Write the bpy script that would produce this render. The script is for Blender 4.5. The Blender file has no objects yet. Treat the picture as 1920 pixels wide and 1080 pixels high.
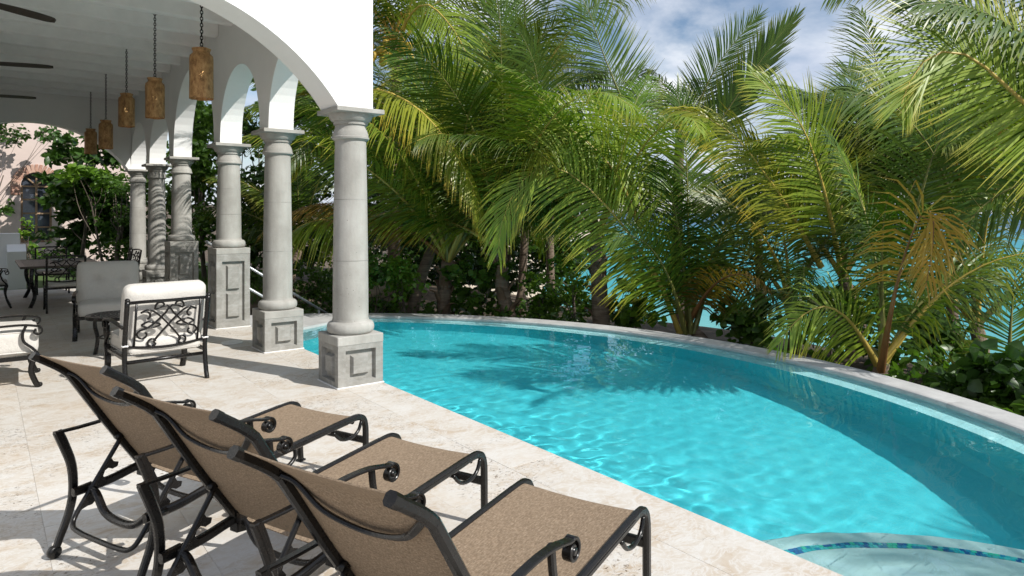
import bpy, math, random
import numpy as np
from mathutils import Vector, Matrix
R = math.radians
sc = bpy.context.scene
col = sc.collection

# ------------------------------------------------------------------ camera, sky, sun, exposure
CAM_H = 1.65
YAW = math.atan(995 / 1280)
cd = bpy.data.cameras.new('camera')
cam = bpy.data.objects.new('camera', cd)
col.objects.link(cam)
sc.camera = cam
cam.location = (0, 0, CAM_H)
cam.rotation_euler = (R(90), 0, -YAW)
cd.lens = 24
cd.sensor_width = 36
cd.shift_y = -140 / 1920
cd.clip_start = 0.05
cd.clip_end = 20000

SUN_EL = R(41)
SUN_AZ = math.atan2(0.40, -0.917)          # compass angle of the sun from +Y towards +X
w = bpy.data.worlds.new('World')
sc.world = w
w.use_nodes = True
nt = w.node_tree
sky = nt.nodes.new('ShaderNodeTexSky')
sky.sky_type = 'NISHITA'
sky.sun_disc = False
sky.sun_elevation = SUN_EL
sky.sun_rotation = SUN_AZ
sky.air_density = 1.0
sky.dust_density = 0.6
sky.ozone_density = 1.6
bg = nt.nodes['Background']
bg.inputs[1].default_value = 0.105


def N(tree, kind, **kw):
    n = tree.nodes.new(kind)
    for k, v in kw.items():
        setattr(n, k, v)
    return n


tc = N(nt, 'ShaderNodeTexCoord')
sep = N(nt, 'ShaderNodeSeparateXYZ')
nt.links.new(tc.outputs['Generated'], sep.inputs[0])
mx = N(nt, 'ShaderNodeMath', operation='MAXIMUM')
mx.inputs[1].default_value = 0.0
nt.links.new(sep.outputs['Z'], mx.inputs[0])
ad = N(nt, 'ShaderNodeMath', operation='ADD')
ad.inputs[1].default_value = 0.30
nt.links.new(mx.outputs[0], ad.inputs[0])
cmb = N(nt, 'ShaderNodeCombineXYZ')
for i, ax in enumerate('XY'):
    dv = N(nt, 'ShaderNodeMath', operation='DIVIDE')
    nt.links.new(sep.outputs[ax], dv.inputs[0])
    nt.links.new(ad.outputs[0], dv.inputs[1])
    nt.links.new(dv.outputs[0], cmb.inputs[i])
cn = N(nt, 'ShaderNodeTexNoise')
cn.inputs['Scale'].default_value = 1.7
cn.inputs['Detail'].default_value = 9
cn.inputs['Roughness'].default_value = 0.56
cn.inputs['Distortion'].default_value = 0.25
mp = N(nt, 'ShaderNodeMapping')
mp.inputs['Location'].default_value = (3.1, 1.7, 0)
nt.links.new(cmb.outputs[0], mp.inputs[0])
nt.links.new(mp.outputs[0], cn.inputs['Vector'])
cr_ = N(nt, 'ShaderNodeValToRGB')
cr_.color_ramp.elements[0].position = 0.38
cr_.color_ramp.elements[1].position = 0.56
nt.links.new(cn.outputs[0], cr_.inputs[0])
cn2 = N(nt, 'ShaderNodeTexNoise')
cn2.inputs['Scale'].default_value = 3.2
cn2.inputs['Detail'].default_value = 6
nt.links.new(mp.outputs[0], cn2.inputs['Vector'])
cr2 = N(nt, 'ShaderNodeValToRGB')
cr2.color_ramp.elements[0].position = 0.36
cr2.color_ramp.elements[1].position = 0.66
cr2.color_ramp.elements[0].color = (4.3, 5.0, 6.4, 1)
cr2.color_ramp.elements[1].color = (9.3, 9.4, 9.7, 1)
nt.links.new(cn2.outputs[0], cr2.inputs[0])
cm = N(nt, 'ShaderNodeMixRGB')
cfac = N(nt, 'ShaderNodeMath', operation='MULTIPLY')
cfac.inputs[1].default_value = 0.9
nt.links.new(cr_.outputs[0], cfac.inputs[0])
nt.links.new(cfac.outputs[0], cm.inputs[0])
nt.links.new(sky.outputs[0], cm.inputs[1])
nt.links.new(cr2.outputs[0], cm.inputs[2])
nt.links.new(cm.outputs[0], bg.inputs[0])

sl = bpy.data.lights.new('sun', 'SUN')
sl.energy = 4.8
sl.angle = R(0.53)
sl.color = (1.0, 0.965, 0.91)
sl.cycles.is_caustics_light = True
so = bpy.data.objects.new('sun', sl)
col.objects.link(so)
sdir = Vector((math.sin(SUN_AZ) * math.cos(SUN_EL), math.cos(SUN_AZ) * math.cos(SUN_EL), math.sin(SUN_EL)))
so.rotation_euler = sdir.to_track_quat('Z', 'Y').to_euler()

sc.render.engine = 'CYCLES'
sc.cycles.use_denoising = True
sc.cycles.max_bounces = 8
sc.cycles.diffuse_bounces = 4
sc.cycles.glossy_bounces = 3
sc.cycles.transmission_bounces = 4
sc.cycles.transparent_max_bounces = 8
sc.cycles.sample_clamp_indirect = 6
vs = sc.view_settings
vs.view_transform = 'Standard'
vs.look = 'None'
vs.gamma = 1
vs.exposure = 0.22
vs.use_curve_mapping = False

# ------------------------------------------------------------------ helpers: objects


def tag(o, label=None, cat=None, group=None, kind=None):
    for k, v in (('label', label), ('category', cat), ('group', group), ('kind', kind)):
        if v:
            o[k] = v
    return o


def empty(name, loc=(0, 0, 0), rz=0.0):
    o = bpy.data.objects.new(name, None)
    o.location = loc
    o.rotation_euler = (0, 0, rz)
    o.empty_display_size = 0.1
    col.objects.link(o)
    return o


def copy_tree(o, parent=None):
    c = o.copy()
    col.objects.link(c)
    c.parent = parent
    for ch in [x for x in col.objects if x.parent == o]:
        copy_tree(ch, c)
    return c


def mesh_obj(name, verts, faces, mat, parent=None, smooth=False, mats=None, fmat=None):
    me = bpy.data.meshes.new(name)
    me.from_pydata([tuple(v) for v in verts], [], faces)
    for m in (mats or [mat]):
        me.materials.append(m)
    if fmat is not None:
        me.polygons.foreach_set('material_index', fmat)
    if smooth:
        me.polygons.foreach_set('use_smooth', [True] * len(me.polygons))
    me.update()
    o = bpy.data.objects.new(name, me)
    col.objects.link(o)
    o.parent = parent
    return o


def inst(name, me, parent, loc=(0, 0, 0), rot=(0, 0, 0), scale=(1, 1, 1)):
    o = bpy.data.objects.new(name, me)
    o.location, o.rotation_euler, o.scale = loc, rot, scale
    col.objects.link(o)
    o.parent = parent
    return o


def crom(pts, n=6, closed=False):
    """Catmull-Rom through pts, n samples per span."""
    P = [Vector(p) for p in pts]
    out = []
    m = len(P)
    for i in range(m - 1):
        p0 = P[i - 1] if i > 0 else P[0] * 2 - P[1]
        p1, p2 = P[i], P[i + 1]
        p3 = P[i + 2] if i + 2 < m else P[-1] * 2 - P[-2]
        for k in range(n):
            t = k / n
            out.append(0.5 * ((2 * p1) + (p2 - p0) * t + (2 * p0 - 5 * p1 + 4 * p2 - p3) * t * t + (3 * p1 - p0 - 3 * p2 + p3) * t ** 3))
    out.append(P[-1].copy())
    return out


class MB:
    def __init__(s):
        s.v, s.f, s.m = [], [], []

    def add(s, verts, faces, mi=0):
        b = len(s.v)
        s.v.extend([tuple(q) for q in verts])
        s.f.extend([tuple(i + b for i in q) for q in faces])
        s.m.extend([mi] * len(faces))
        return s

    def box(s, x0, x1, y0, y1, z0, z1, ch=0.0, mi=0):
        if ch <= 0:
            v = [(x, y, z) for z in (z0, z1) for y in (y0, y1) for x in (x0, x1)]
            return s.add(v, [(0, 2, 3, 1), (4, 5, 7, 6), (0, 1, 5, 4), (2, 6, 7, 3), (0, 4, 6, 2), (1, 3, 7, 5)], mi)
        v = []
        c = ch
        for z, k in ((z0, 1), (z0 + c, 0), (z1 - c, 0), (z1, 1)):
            a0, a1, b0, b1 = x0 + c * k, x1 - c * k, y0 + c * k, y1 - c * k
            if k == 0:
                v += [(x0 + c, y0, z), (x1 - c, y0, z), (x1, y0 + c, z), (x1, y1 - c, z), (x1 - c, y1, z), (x0 + c, y1, z), (x0, y1 - c, z), (x0, y0 + c, z)]
            else:
                v += [(a0, b0, z), (a1, b0, z), (a1, b0, z), (a1, b1, z), (a1, b1, z), (a0, b1, z), (a0, b1, z), (a0, b0, z)]
        f = [(7, 6, 5, 4, 3, 2, 1, 0), (24, 25, 26, 27, 28, 29, 30, 31)]
        for L in range(3):
            for i in range(8):
                j = (i + 1) % 8
                f.append((L * 8 + i, L * 8 + j, L * 8 + 8 + j, L * 8 + 8 + i))
        return s.add(v, f, mi)

    def prism(s, poly, axis, a, b, mi=0):
        """extrude a 2D polygon along axis (0,1,2) between a and b."""
        def mk(u, w, t):
            p = [u, w]
            p.insert(axis, t)
            return tuple(p)
        n = len(poly)
        v = [mk(u, w_, a) for u, w_ in poly] + [mk(u, w_, b) for u, w_ in poly]
        f = [tuple(range(n))[::-1], tuple(range(n, 2 * n))] + [(i, (i + 1) % n, n + (i + 1) % n, n + i) for i in range(n)]
        return s.add(v, f, mi)

    def tube(s, pts, r, n=8, cap=True, mi=0, flat=None):
        """round tube; flat=(w,h) gives a rounded rectangular strap instead (w along the side vector, h along the normal)."""
        P = [Vector(p) for p in pts]
        m = len(P)
        rs = r if isinstance(r, (list, tuple)) else [r] * m
        T = []
        for i in range(m):
            t = P[min(i + 1, m - 1)] - P[max(i - 1, 0)]
            T.append(t.normalized() if t.length > 1e-9 else Vector((0, 0, 1)))
        up = Vector((0, 0, 1)) if abs(T[0].z) < 0.9 else Vector((1, 0, 0))
        nrm = (up - T[0] * up.dot(T[0])).normalized()
        v = []
        for i in range(m):
            nrm = nrm - T[i] * nrm.dot(T[i])
            nrm = nrm.normalized() if nrm.length > 1e-6 else Vector((0, 0, 1)).orthogonal()
            bn = T[i].cross(nrm)
            for k in range(n):
                a = 2 * math.pi * k / n
                v.append(P[i] + (nrm * math.cos(a) + bn * math.sin(a)) * rs[i])
        f = []
        for i in range(m - 1):
            for k in range(n):
                k2 = (k + 1) % n
                f.append((i * n + k, i * n + k2, (i + 1) * n + k2, (i + 1) * n + k))
        if cap:
            f.append(tuple(range(n))[::-1])
            f.append(tuple(range((m - 1) * n, m * n)))
        return s.add(v, f, mi)

    def strap(s, pts, side, wd, th, mi=0, ch=0.25):
        """rectangular section swept along pts; side = fixed width direction."""
        P = [Vector(p) for p in pts]
        m = len(P)
        S = Vector(side).normalized()
        v = []
        for i in range(m):
            t = (P[min(i + 1, m - 1)] - P[max(i - 1, 0)]).normalized()
            S2 = (S - t * S.dot(t)).normalized()
            nn = t.cross(S2)
            w_ = wd[i] if isinstance(wd, (list, tuple)) else wd
            h_ = th[i] if isinstance(th, (list, tuple)) else th
            c = min(w_, h_) * ch
            for a, b in ((-w_ / 2 + c, -h_ / 2), (w_ / 2 - c, -h_ / 2), (w_ / 2, -h_ / 2 + c), (w_ / 2, h_ / 2 - c), (w_ / 2 - c, h_ / 2), (-w_ / 2 + c, h_ / 2), (-w_ / 2, h_ / 2 - c), (-w_ / 2, -h_ / 2 + c)):
                v.append(P[i] + S2 * a + nn * b)
        f = []
        for i in range(m - 1):
            for k in range(8):
                k2 = (k + 1) % 8
                f.append((i * 8 + k, i * 8 + k2, (i + 1) * 8 + k2, (i + 1) * 8 + k))
        f.append(tuple(range(8))[::-1])
        f.append(tuple(range((m - 1) * 8, m * 8)))
        return s.add(v, f, mi)

    def lathe(s, prof, n=32, c=(0, 0), mi=0):
        v = []
        for r, z in prof:
            for k in range(n):
                a = 2 * math.pi * k / n
                v.append((c[0] + r * math.cos(a), c[1] + r * math.sin(a), z))
        f = []
        for i in range(len(prof) - 1):
            for k in range(n):
                k2 = (k + 1) % n
                f.append((i * n + k, i * n + k2, (i + 1) * n + k2, (i + 1) * n + k))
        f.append(tuple(range(n))[::-1])
        f.append(tuple(range((len(prof) - 1) * n, len(prof) * n)))
        return s.add(v, f, mi)

    def ball(s, c, r, n=10, sc_=(1, 1, 1), mi=0):
        prof = [(max(1e-4, math.sin(math.pi * i / n)) * r, -math.cos(math.pi * i / n) * r) for i in range(n + 1)]
        b = MB().lathe(prof, n + 2)
        return s.add([(c[0] + x * sc_[0], c[1] + y * sc_[1], c[2] + z * sc_[2]) for x, y, z in b.v], b.f, mi)

    def build(s, name, mat, parent=None, smooth=False, mats=None):
        return mesh_obj(name, s.v, s.f, mat, parent, smooth, mats, s.m if mats else None)


def auto_smooth(o, ang=35):
    me = o.data
    me.polygons.foreach_set('use_smooth', [True] * len(me.polygons))
    me.set_sharp_from_angle(angle=R(ang))
    return o


# pixel of the 1920x1080 photograph at a given depth -> point in the place (used to find where things stand)
FW = Vector((math.sin(YAW), math.cos(YAW), 0))
RT = Vector((math.cos(YAW), -math.sin(YAW), 0))


def D(px, py, Y):
    p = RT * ((px - 960) / 1280 * Y) + FW * Y
    p.z = CAM_H - (py - 400) * Y / 1280
    return p


# ------------------------------------------------------------------ materials
def new_mat(name):
    m = bpy.data.materials.new(name)
    m.use_nodes = True
    t = m.node_tree
    return m, t, t.nodes['Principled BSDF']


def noise(t, scale, detail=4, rough=0.5, vec=None, dist=0.0):
    n = t.nodes.new('ShaderNodeTexNoise')
    n.inputs['Scale'].default_value = scale
    n.inputs['Detail'].default_value = detail
    n.inputs['Roughness'].default_value = rough
    n.inputs['Distortion'].default_value = dist
    if vec is not None:
        t.links.new(vec, n.inputs['Vector'])
    return n.outputs[0]


def ramp(t, src, stops):
    r = t.nodes.new('ShaderNodeValToRGB')
    e = r.color_ramp.elements
    while len(e) < len(stops):
        e.new(0.5)
    for i, (p, c) in enumerate(stops):
        e[i].position = p
        e[i].color = (c[0], c[1], c[2], 1) if len(c) == 3 else c
    t.links.new(src, r.inputs[0])
    return r.outputs[0]


def mix(t, fac, a, b, blend='MIX'):
    m = t.nodes.new('ShaderNodeMixRGB')
    m.blend_type = blend
    for i, s in enumerate((fac, a, b)):
        if isinstance(s, (int, float)):
            m.inputs[i].default_value = s
        elif isinstance(s, tuple):
            m.inputs[i].default_value = (s[0], s[1], s[2], 1)
        else:
            t.links.new(s, m.inputs[i])
    return m.outputs[0]


def bump(t, bs, h, strength=0.3, dist=0.01):
    b = t.nodes.new('ShaderNodeBump')
    b.inputs['Strength'].default_value = strength
    b.inputs['Distance'].default_value = dist
    t.links.new(h, b.inputs['Height'])
    t.links.new(b.outputs[0], bs.inputs['Normal'])


def wpos(t, rnd=0.0, scl=None):
    g = t.nodes.new('ShaderNodeNewGeometry')
    v = g.outputs['Position']
    if rnd:
        oi = t.nodes.new('ShaderNodeObjectInfo')
        ml = t.nodes.new('ShaderNodeVectorMath')
        ml.operation = 'MULTIPLY_ADD'
        cx = t.nodes.new('ShaderNodeCombineXYZ')
        for i in range(3):
            t.links.new(oi.outputs['Random'], cx.inputs[i])
        t.links.new(cx.outputs[0], ml.inputs[0])
        ml.inputs[1].default_value = (rnd, rnd * 0.7, rnd * 1.3)
        t.links.new(v, ml.inputs[2])
        v = ml.outputs[0]
    if scl:
        mpn = t.nodes.new('ShaderNodeMapping')
        mpn.inputs['Scale'].default_value = scl
        t.links.new(v, mpn.inputs[0])
        v = mpn.outputs[0]
    return v


def objco(t, scl=None):
    c = t.nodes.new('ShaderNodeTexCoord')
    v = c.outputs['Object']
    if scl:
        mpn = t.nodes.new('ShaderNodeMapping')
        mpn.inputs['Scale'].default_value = scl
        t.links.new(v, mpn.inputs[0])
        v = mpn.outputs[0]
    return v


def obj_rand(t):
    return t.nodes.new('ShaderNodeObjectInfo').outputs['Random']


def simple(name, c, rough=0.6, var=0.15, scale=8, metal=0.0, bmp=0.0, bscale=60, spec=None):
    m, t, b = new_mat(name)
    p = wpos(t)
    n = noise(t, scale, 5, 0.6, p)
    lo = tuple(x * (1 - var) for x in c)
    hi = tuple(min(1, x * (1 + var)) for x in c)
    t.links.new(ramp(t, n, [(0.3, lo), (0.7, hi)]), b.inputs['Base Color'])
    b.inputs['Roughness'].default_value = rough
    b.inputs['Metallic'].default_value = metal
    if spec is not None:
        b.inputs['Specular IOR Level'].default_value = spec
    if bmp:
        bump(t, b, noise(t, bscale, 4, 0.6, p), bmp, 0.01)
    return m


M = {}
M['stucco'] = simple('white_stucco', (0.80, 0.80, 0.785), 0.85, 0.02, 3, bmp=0.12, bscale=90)
M['ceil_paint'] = simple('white_painted_wood', (0.80, 0.81, 0.80), 0.6, 0.05, 5, bmp=0.1, bscale=25)
M['pale_plaster'] = simple('pale_pool_plaster', (0.62, 0.78, 0.80), 0.7, 0.04, 4)
M['soil'] = simple('soil', (0.10, 0.075, 0.05), 0.95, 0.5, 3, bmp=0.6, bscale=12)
M['galv'] = simple('galvanised_pipe', (0.45, 0.48, 0.50), 0.4, 0.1, 20, metal=0.6)
M['fan_wood'] = simple('dark_fan_wood', (0.03, 0.02, 0.014), 0.45, 0.3, 30)
M['white_paint'] = simple('white_paint_bracket', (0.75, 0.76, 0.76), 0.5, 0.03, 10)


def make_concrete():
    m, t, b = new_mat('cast_concrete')
    p = wpos(t)
    big = noise(t, 2.2, 6, 0.62, p)
    c = ramp(t, big, [(0.30, (0.27, 0.26, 0.235)), (0.5, (0.355, 0.345, 0.315)), (0.72, (0.43, 0.42, 0.39))])
    st = noise(t, 1.0, 5, 0.6, wpos(t, 0, (7, 7, 0.9)))
    c = mix(t, ramp(t, st, [(0.42, (0, 0, 0)), (0.72, (0.6, 0.6, 0.6))]), c, (0.24, 0.23, 0.205))
    v = t.nodes.new('ShaderNodeTexVoronoi')
    v.inputs['Scale'].default_value = 17
    t.links.new(p, v.inputs['Vector'])
    pit = ramp(t, v.outputs['Distance'], [(0.05, (1, 1, 1)), (0.10, (0, 0, 0))])
    pm = noise(t, 3, 2, 0.5, p)
    pf = mix(t, 1.0, pit, ramp(t, pm, [(0.52, (0, 0, 0)), (0.6, (0.75, 0.75, 0.75))]), 'MULTIPLY')
    c = mix(t, pf, c, (0.16, 0.15, 0.13))
    t.links.new(c, b.inputs['Base Color'])
    b.inputs['Roughness'].default_value = 0.88
    h = mix(t, 1.0, noise(t, 45, 5, 0.65, p), pf, 'SUBTRACT')
    bump(t, b, h, 0.35, 0.008)
    return m


def make_pedestal():
    m, t, b = new_mat('trowelled_grey_render')
    p = wpos(t)
    big = noise(t, 5, 7, 0.68, p, 0.6)
    c = ramp(t, big, [(0.28, (0.19, 0.183, 0.163)), (0.5, (0.255, 0.248, 0.225)), (0.74, (0.36, 0.353, 0.33))])
    st = noise(t, 1.6, 4, 0.6, wpos(t, 0, (3, 3, 12)))
    c = mix(t, ramp(t, st, [(0.5, (0, 0, 0)), (0.75, (0.5, 0.5, 0.5))]), c, (0.40, 0.40, 0.385))
    t.links.new(c, b.inputs['Base Color'])
    b.inputs['Roughness'].default_value = 0.85
    bump(t, b, noise(t, 30, 6, 0.7, p), 0.4, 0.008)
    return m


def make_travertine():
    m, t, b = new_mat('travertine')
    p = wpos(t, 0.6)
    ps = wpos(t, 0.6, (1.0, 1.5, 1.0))
    band = noise(t, 2.3, 9, 0.66, ps, 1.1)
    c = ramp(t, band, [(0.26, (0.38, 0.295, 0.21)), (0.39, (0.475, 0.405, 0.325)), (0.52, (0.535, 0.495, 0.44)), (0.70, (0.585, 0.565, 0.53))])
    vein = noise(t, 6.0, 8, 0.70, ps, 1.8)
    c = mix(t, ramp(t, vein, [(0.45, (0, 0, 0)), (0.50, (0.75, 0.75, 0.75)), (0.55, (0, 0, 0))]), c, (0.60, 0.59, 0.57))
    rust = noise(t, 0.8, 5, 0.6, p)
    c = mix(t, ramp(t, rust, [(0.55, (0, 0, 0)), (0.75, (0.45, 0.45, 0.45))]), c, (0.50, 0.385, 0.265))
    tone = ramp(t, obj_rand(t), [(0, (0.97, 0.965, 0.955)), (1, (1.02, 1.02, 1.015))])
    c = mix(t, 1.0, c, tone, 'MULTIPLY')
    pz = noise(t, 34, 5, 0.7, wpos(t, 0.6, (1.0, 1.9, 1.0)), 0.8)
    zone = noise(t, 1.3, 4, 0.6, p)
    pits = mix(t, 1.0, ramp(t, pz, [(0.575, (0, 0, 0)), (0.62, (1, 1, 1))]), ramp(t, zone, [(0.48, (0, 0, 0)), (0.58, (1, 1, 1))]), 'MULTIPLY')
    c = mix(t, pits, c, (0.13, 0.09, 0.055))
    t.links.new(c, b.inputs['Base Color'])
    b.inputs['Roughness'].default_value = 0.62
    b.inputs['Specular IOR Level'].default_value = 0.3
    bump(t, b, mix(t, 1.0, noise(t, 18, 6, 0.65, ps), pits, 'SUBTRACT'), 0.3, 0.006)
    return m


def make_sling():
    m, t, b = new_mat('woven_sling')
    o1 = objco(t, (1, 1, 1))
    big = noise(t, 170, 2, 0.6, objco(t, (0.35, 1.0, 1)))
    th = noise(t, 420, 2, 0.6, objco(t, (1.0, 0.12, 0.3)))
    c = ramp(t, big, [(0.25, (0.165, 0.117, 0.076)), (0.5, (0.25, 0.185, 0.125)), (0.75, (0.35, 0.27, 0.19))])
    c2 = ramp(t, th, [(0.3, (0.72, 0.72, 0.72)), (0.7, (1.12, 1.1, 1.08))])
    c = mix(t, 1.0, c, c2, 'MULTIPLY')
    t.links.new(c, b.inputs['Base Color'])
    b.inputs['Roughness'].default_value = 0.8
    b.inputs['Specular IOR Level'].default_value = 0.25
    bump(t, b, th, 0.5, 0.002)
    tr = t.nodes.new('ShaderNodeBsdfTranslucent')
    t.links.new(c, tr.inputs[0])
    ms = t.nodes.new('ShaderNodeMixShader')
    ms.inputs[0].default_value = 0.04
    t.links.new(b.outputs[0], ms.inputs[1])
    t.links.new(tr.outputs[0], ms.inputs[2])
    t.links.new(ms.outputs[0], t.nodes['Material Output'].inputs[0])
    return m


def make_bronze():
    m, t, b = new_mat('dark_bronze_metal')
    p = objco(t)
    n = noise(t, 40, 5, 0.65, p)
    c = ramp(t, n, [(0.35, (0.0060, 0.0055, 0.0052)), (0.66, (0.0085, 0.0075, 0.0068)), (0.85, (0.022, 0.014, 0.009))])
    t.links.new(c, b.inputs['Base Color'])
    t.links.new(ramp(t, noise(t, 25, 4, 0.6, p), [(0.3, (0.20, 0.20, 0.20)), (0.7, (0.36, 0.36, 0.36))]), b.inputs['Roughness'])
    b.inputs['Metallic'].default_value = 0.0
    b.inputs['Specular IOR Level'].default_value = 0.36
    bump(t, b, noise(t, 220, 3, 0.6, p), 0.04, 0.001)
    return m


def make_cushion():
    m, t, b = new_mat('oatmeal_cushion_fabric')
    wv = noise(t, 300, 2, 0.6, objco(t, (1, 0.25, 1)))
    c = ramp(t, wv, [(0.3, (0.52, 0.495, 0.455)), (0.7, (0.62, 0.595, 0.55))])
    t.links.new(c, b.inputs['Base Color'])
    b.inputs['Roughness'].default_value = 0.92
    b.inputs['Specular IOR Level'].default_value = 0.15
    b.inputs['Sheen Weight'].default_value = 0.1
    wr = noise(t, 7, 4, 0.55, objco(t), 0.7)
    bump(t, b, mix(t, 0.15, wr, wv), 0.5, 0.025)
    return m


def make_coping():
    m, t, b = new_mat('grey_white_coping')
    p = wpos(t, 11.0)
    n = noise(t, 3.5, 7, 0.65, p)
    c = ramp(t, n, [(0.3, (0.34, 0.34, 0.335)), (0.6, (0.46, 0.46, 0.45)), (0.8, (0.54, 0.54, 0.53))])
    st = noise(t, 22, 4, 0.7, p)
    c = mix(t, ramp(t, st, [(0.62, (0, 0, 0)), (0.75, (0.4, 0.4, 0.4))]), c, (0.35, 0.34, 0.31))
    t.links.new(c, b.inputs['Base Color'])
    b.inputs['Roughness'].default_value = 0.8
    bump(t, b, noise(t, 40, 6, 0.7, p), 0.3, 0.006)
    return m


def make_turq():
    m, t, b = new_mat('turquoise_pool_plaster')
    p = wpos(t)
    n = noise(t, 1.3, 6, 0.65, p)
    c = ramp(t, n, [(0.3, (0.070, 0.53, 0.60)), (0.7, (0.105, 0.61, 0.67))])
    sp = noise(t, 30, 3, 0.6, p)
    c = mix(t, ramp(t, sp, [(0.4, (0, 0, 0)), (0.8, (0.25, 0.25, 0.25))]), c, (0.14, 0.65, 0.70))
    t.links.new(c, b.inputs['Base Color'])
    b.inputs['Roughness'].default_value = 0.8
    return m


def make_water():
    m, t, b = new_mat('pool_water')
    t.nodes.remove(b)
    g = t.nodes.new('ShaderNodeBsdfGlass')
    g.inputs['Roughness'].default_value = 0.0
    g.inputs['IOR'].default_value = 1.333
    g.inputs['Color'].default_value = (0.80, 0.985, 1.0, 1)
    t.links.new(g.outputs[0], t.nodes['Material Output'].inputs[0])
    return m


def make_sea():
    m, t, b = new_mat('turquoise_sea')
    p = wpos(t)
    sx = t.nodes.new('ShaderNodeSeparateXYZ')
    t.links.new(p, sx.inputs[0])
    mr = t.nodes.new('ShaderNodeMapRange')
    mr.inputs['From Min'].default_value = 24
    mr.inputs['From Max'].default_value = 420
    t.links.new(sx.outputs['X'], mr.inputs['Value'])
    nz = noise(t, 0.012, 5, 0.6, p)
    ad_ = t.nodes.new('ShaderNodeMath')
    ad_.operation = 'MULTIPLY_ADD'
    t.links.new(nz, ad_.inputs[0])
    ad_.inputs[1].default_value = 0.22
    t.links.new(mr.outputs[0], ad_.inputs[2])
    c = ramp(t, ad_.outputs[0], [(0.08, (0.15, 0.38, 0.36)), (0.14, (0.008, 0.27, 0.30)), (0.5, (0.006, 0.21, 0.27)), (0.85, (0.006, 0.09, 0.20))])
    t.links.new(c, b.inputs['Base Color'])
    b.inputs['Roughness'].default_value = 0.42
    b.inputs['Specular IOR Level'].default_value = 0.22
    bump(t, b, noise(t, 1.3, 5, 0.6, wpos(t, 0, (1.6, 0.6, 1))), 0.5, 0.12)
    return m


def leaf_mat(name, base, tip, young, trans=0.35, rough=0.34, hue=0.0):
    """leaf blade: colour runs from base to tip along the blade (UV.x), varies leaf to leaf and plant to plant; light passes through."""
    m, t, b = new_mat(name)
    uv = t.nodes.new('ShaderNodeUVMap')
    sx = t.nodes.new('ShaderNodeSeparateXYZ')
    t.links.new(uv.outputs[0], sx.inputs[0])
    c = ramp(t, sx.outputs['X'], [(0.0, base), (0.62, base), (1.0, tip)])
    wn = t.nodes.new('ShaderNodeTexWhiteNoise')
    wn.noise_dimensions = '1D'
    t.links.new(sx.outputs['Y'], wn.inputs['W'])
    c = mix(t, ramp(t, wn.outputs[0], [(0.0, (0, 0, 0)), (1, (0.55, 0.55, 0.55))]), c, young)
    c = mix(t, 1.0, c, t.nodes.new('ShaderNodeObjectInfo').outputs['Color'], 'MULTIPLY')     # per-object tone: canopy contrast of shade and sun put into the leaf colour
    t.links.new(c, b.inputs['Base Color'])
    b.inputs['Roughness'].default_value = rough
    b.inputs['Specular IOR Level'].default_value = 0.42
    tr = t.nodes.new('ShaderNodeBsdfTranslucent')
    tc_ = mix(t, 1.0, c, (1.25, 1.45, 0.6), 'MULTIPLY')
    t.links.new(tc_, tr.inputs[0])
    ms = t.nodes.new('ShaderNodeMixShader')
    ms.inputs[0].default_value = trans
    t.links.new(b.outputs[0], ms.inputs[1])
    t.links.new(tr.outputs[0], ms.inputs[2])
    t.links.new(ms.outputs[0], t.nodes['Material Output'].inputs[0])
    return m


def make_bark(name, a, b_, ring=9.0):
    m, t, b = new_mat(name)
    p = wpos(t, 5.0, (1, 1, ring))
    n = noise(t, 3.0, 6, 0.68, p, 0.4)
    t.links.new(ramp(t, n, [(0.3, a), (0.7, b_)]), b.inputs['Base Color'])
    b.inputs['Roughness'].default_value = 0.92
    bump(t, b, n, 0.7, 0.03)
    return m


def make_lantern():
    m, t, b = new_mat('pierced_rusty_copper')
    n = noise(t, 22, 5, 0.7, objco(t, (1, 1, 0.55)), 0.5)
    c = ramp(t, n, [(0.32, (0.19, 0.095, 0.038)), (0.5, (0.42, 0.235, 0.095)), (0.72, (0.60, 0.37, 0.17))])
    t.links.new(c, b.inputs['Base Color'])
    b.inputs['Roughness'].default_value = 0.6
    b.inputs['Metallic'].default_value = 0.35
    bump(t, b, n, 0.8, 0.01)
    v = t.nodes.new('ShaderNodeTexVoronoi')
    v.inputs['Scale'].default_value = 75
    t.links.new(objco(t, (1, 1, 0.8)), v.inputs['Vector'])
    hole = ramp(t, v.outputs['Distance'], [(0.13, (0, 0, 0)), (0.15, (1, 1, 1))])
    t.links.new(hole, b.inputs['Alpha'])
    return m


def make_emit(name, c, s):
    m, t, b = new_mat(name)
    b.inputs['Base Color'].default_value = (0.8, 0.7, 0.5, 1)
    b.inputs['Emission Color'].default_value = (c[0], c[1], c[2], 1)
    b.inputs['Emission Strength'].default_value = s
    return m


def make_brick():
    m, t, b = new_mat('old_brick')
    c = ramp(t, obj_rand(t), [(0, (0.30, 0.14, 0.095)), (0.5, (0.42, 0.22, 0.15)), (1, (0.50, 0.34, 0.26))])
    c = mix(t, 0.4, c, ramp(t, noise(t, 20, 5, 0.6, wpos(t)), [(0.3, (0.25, 0.12, 0.09)), (0.7, (0.6, 0.45, 0.36))]))
    t.links.new(c, b.inputs['Base Color'])
    b.inputs['Roughness'].default_value = 0.9
    return m


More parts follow.
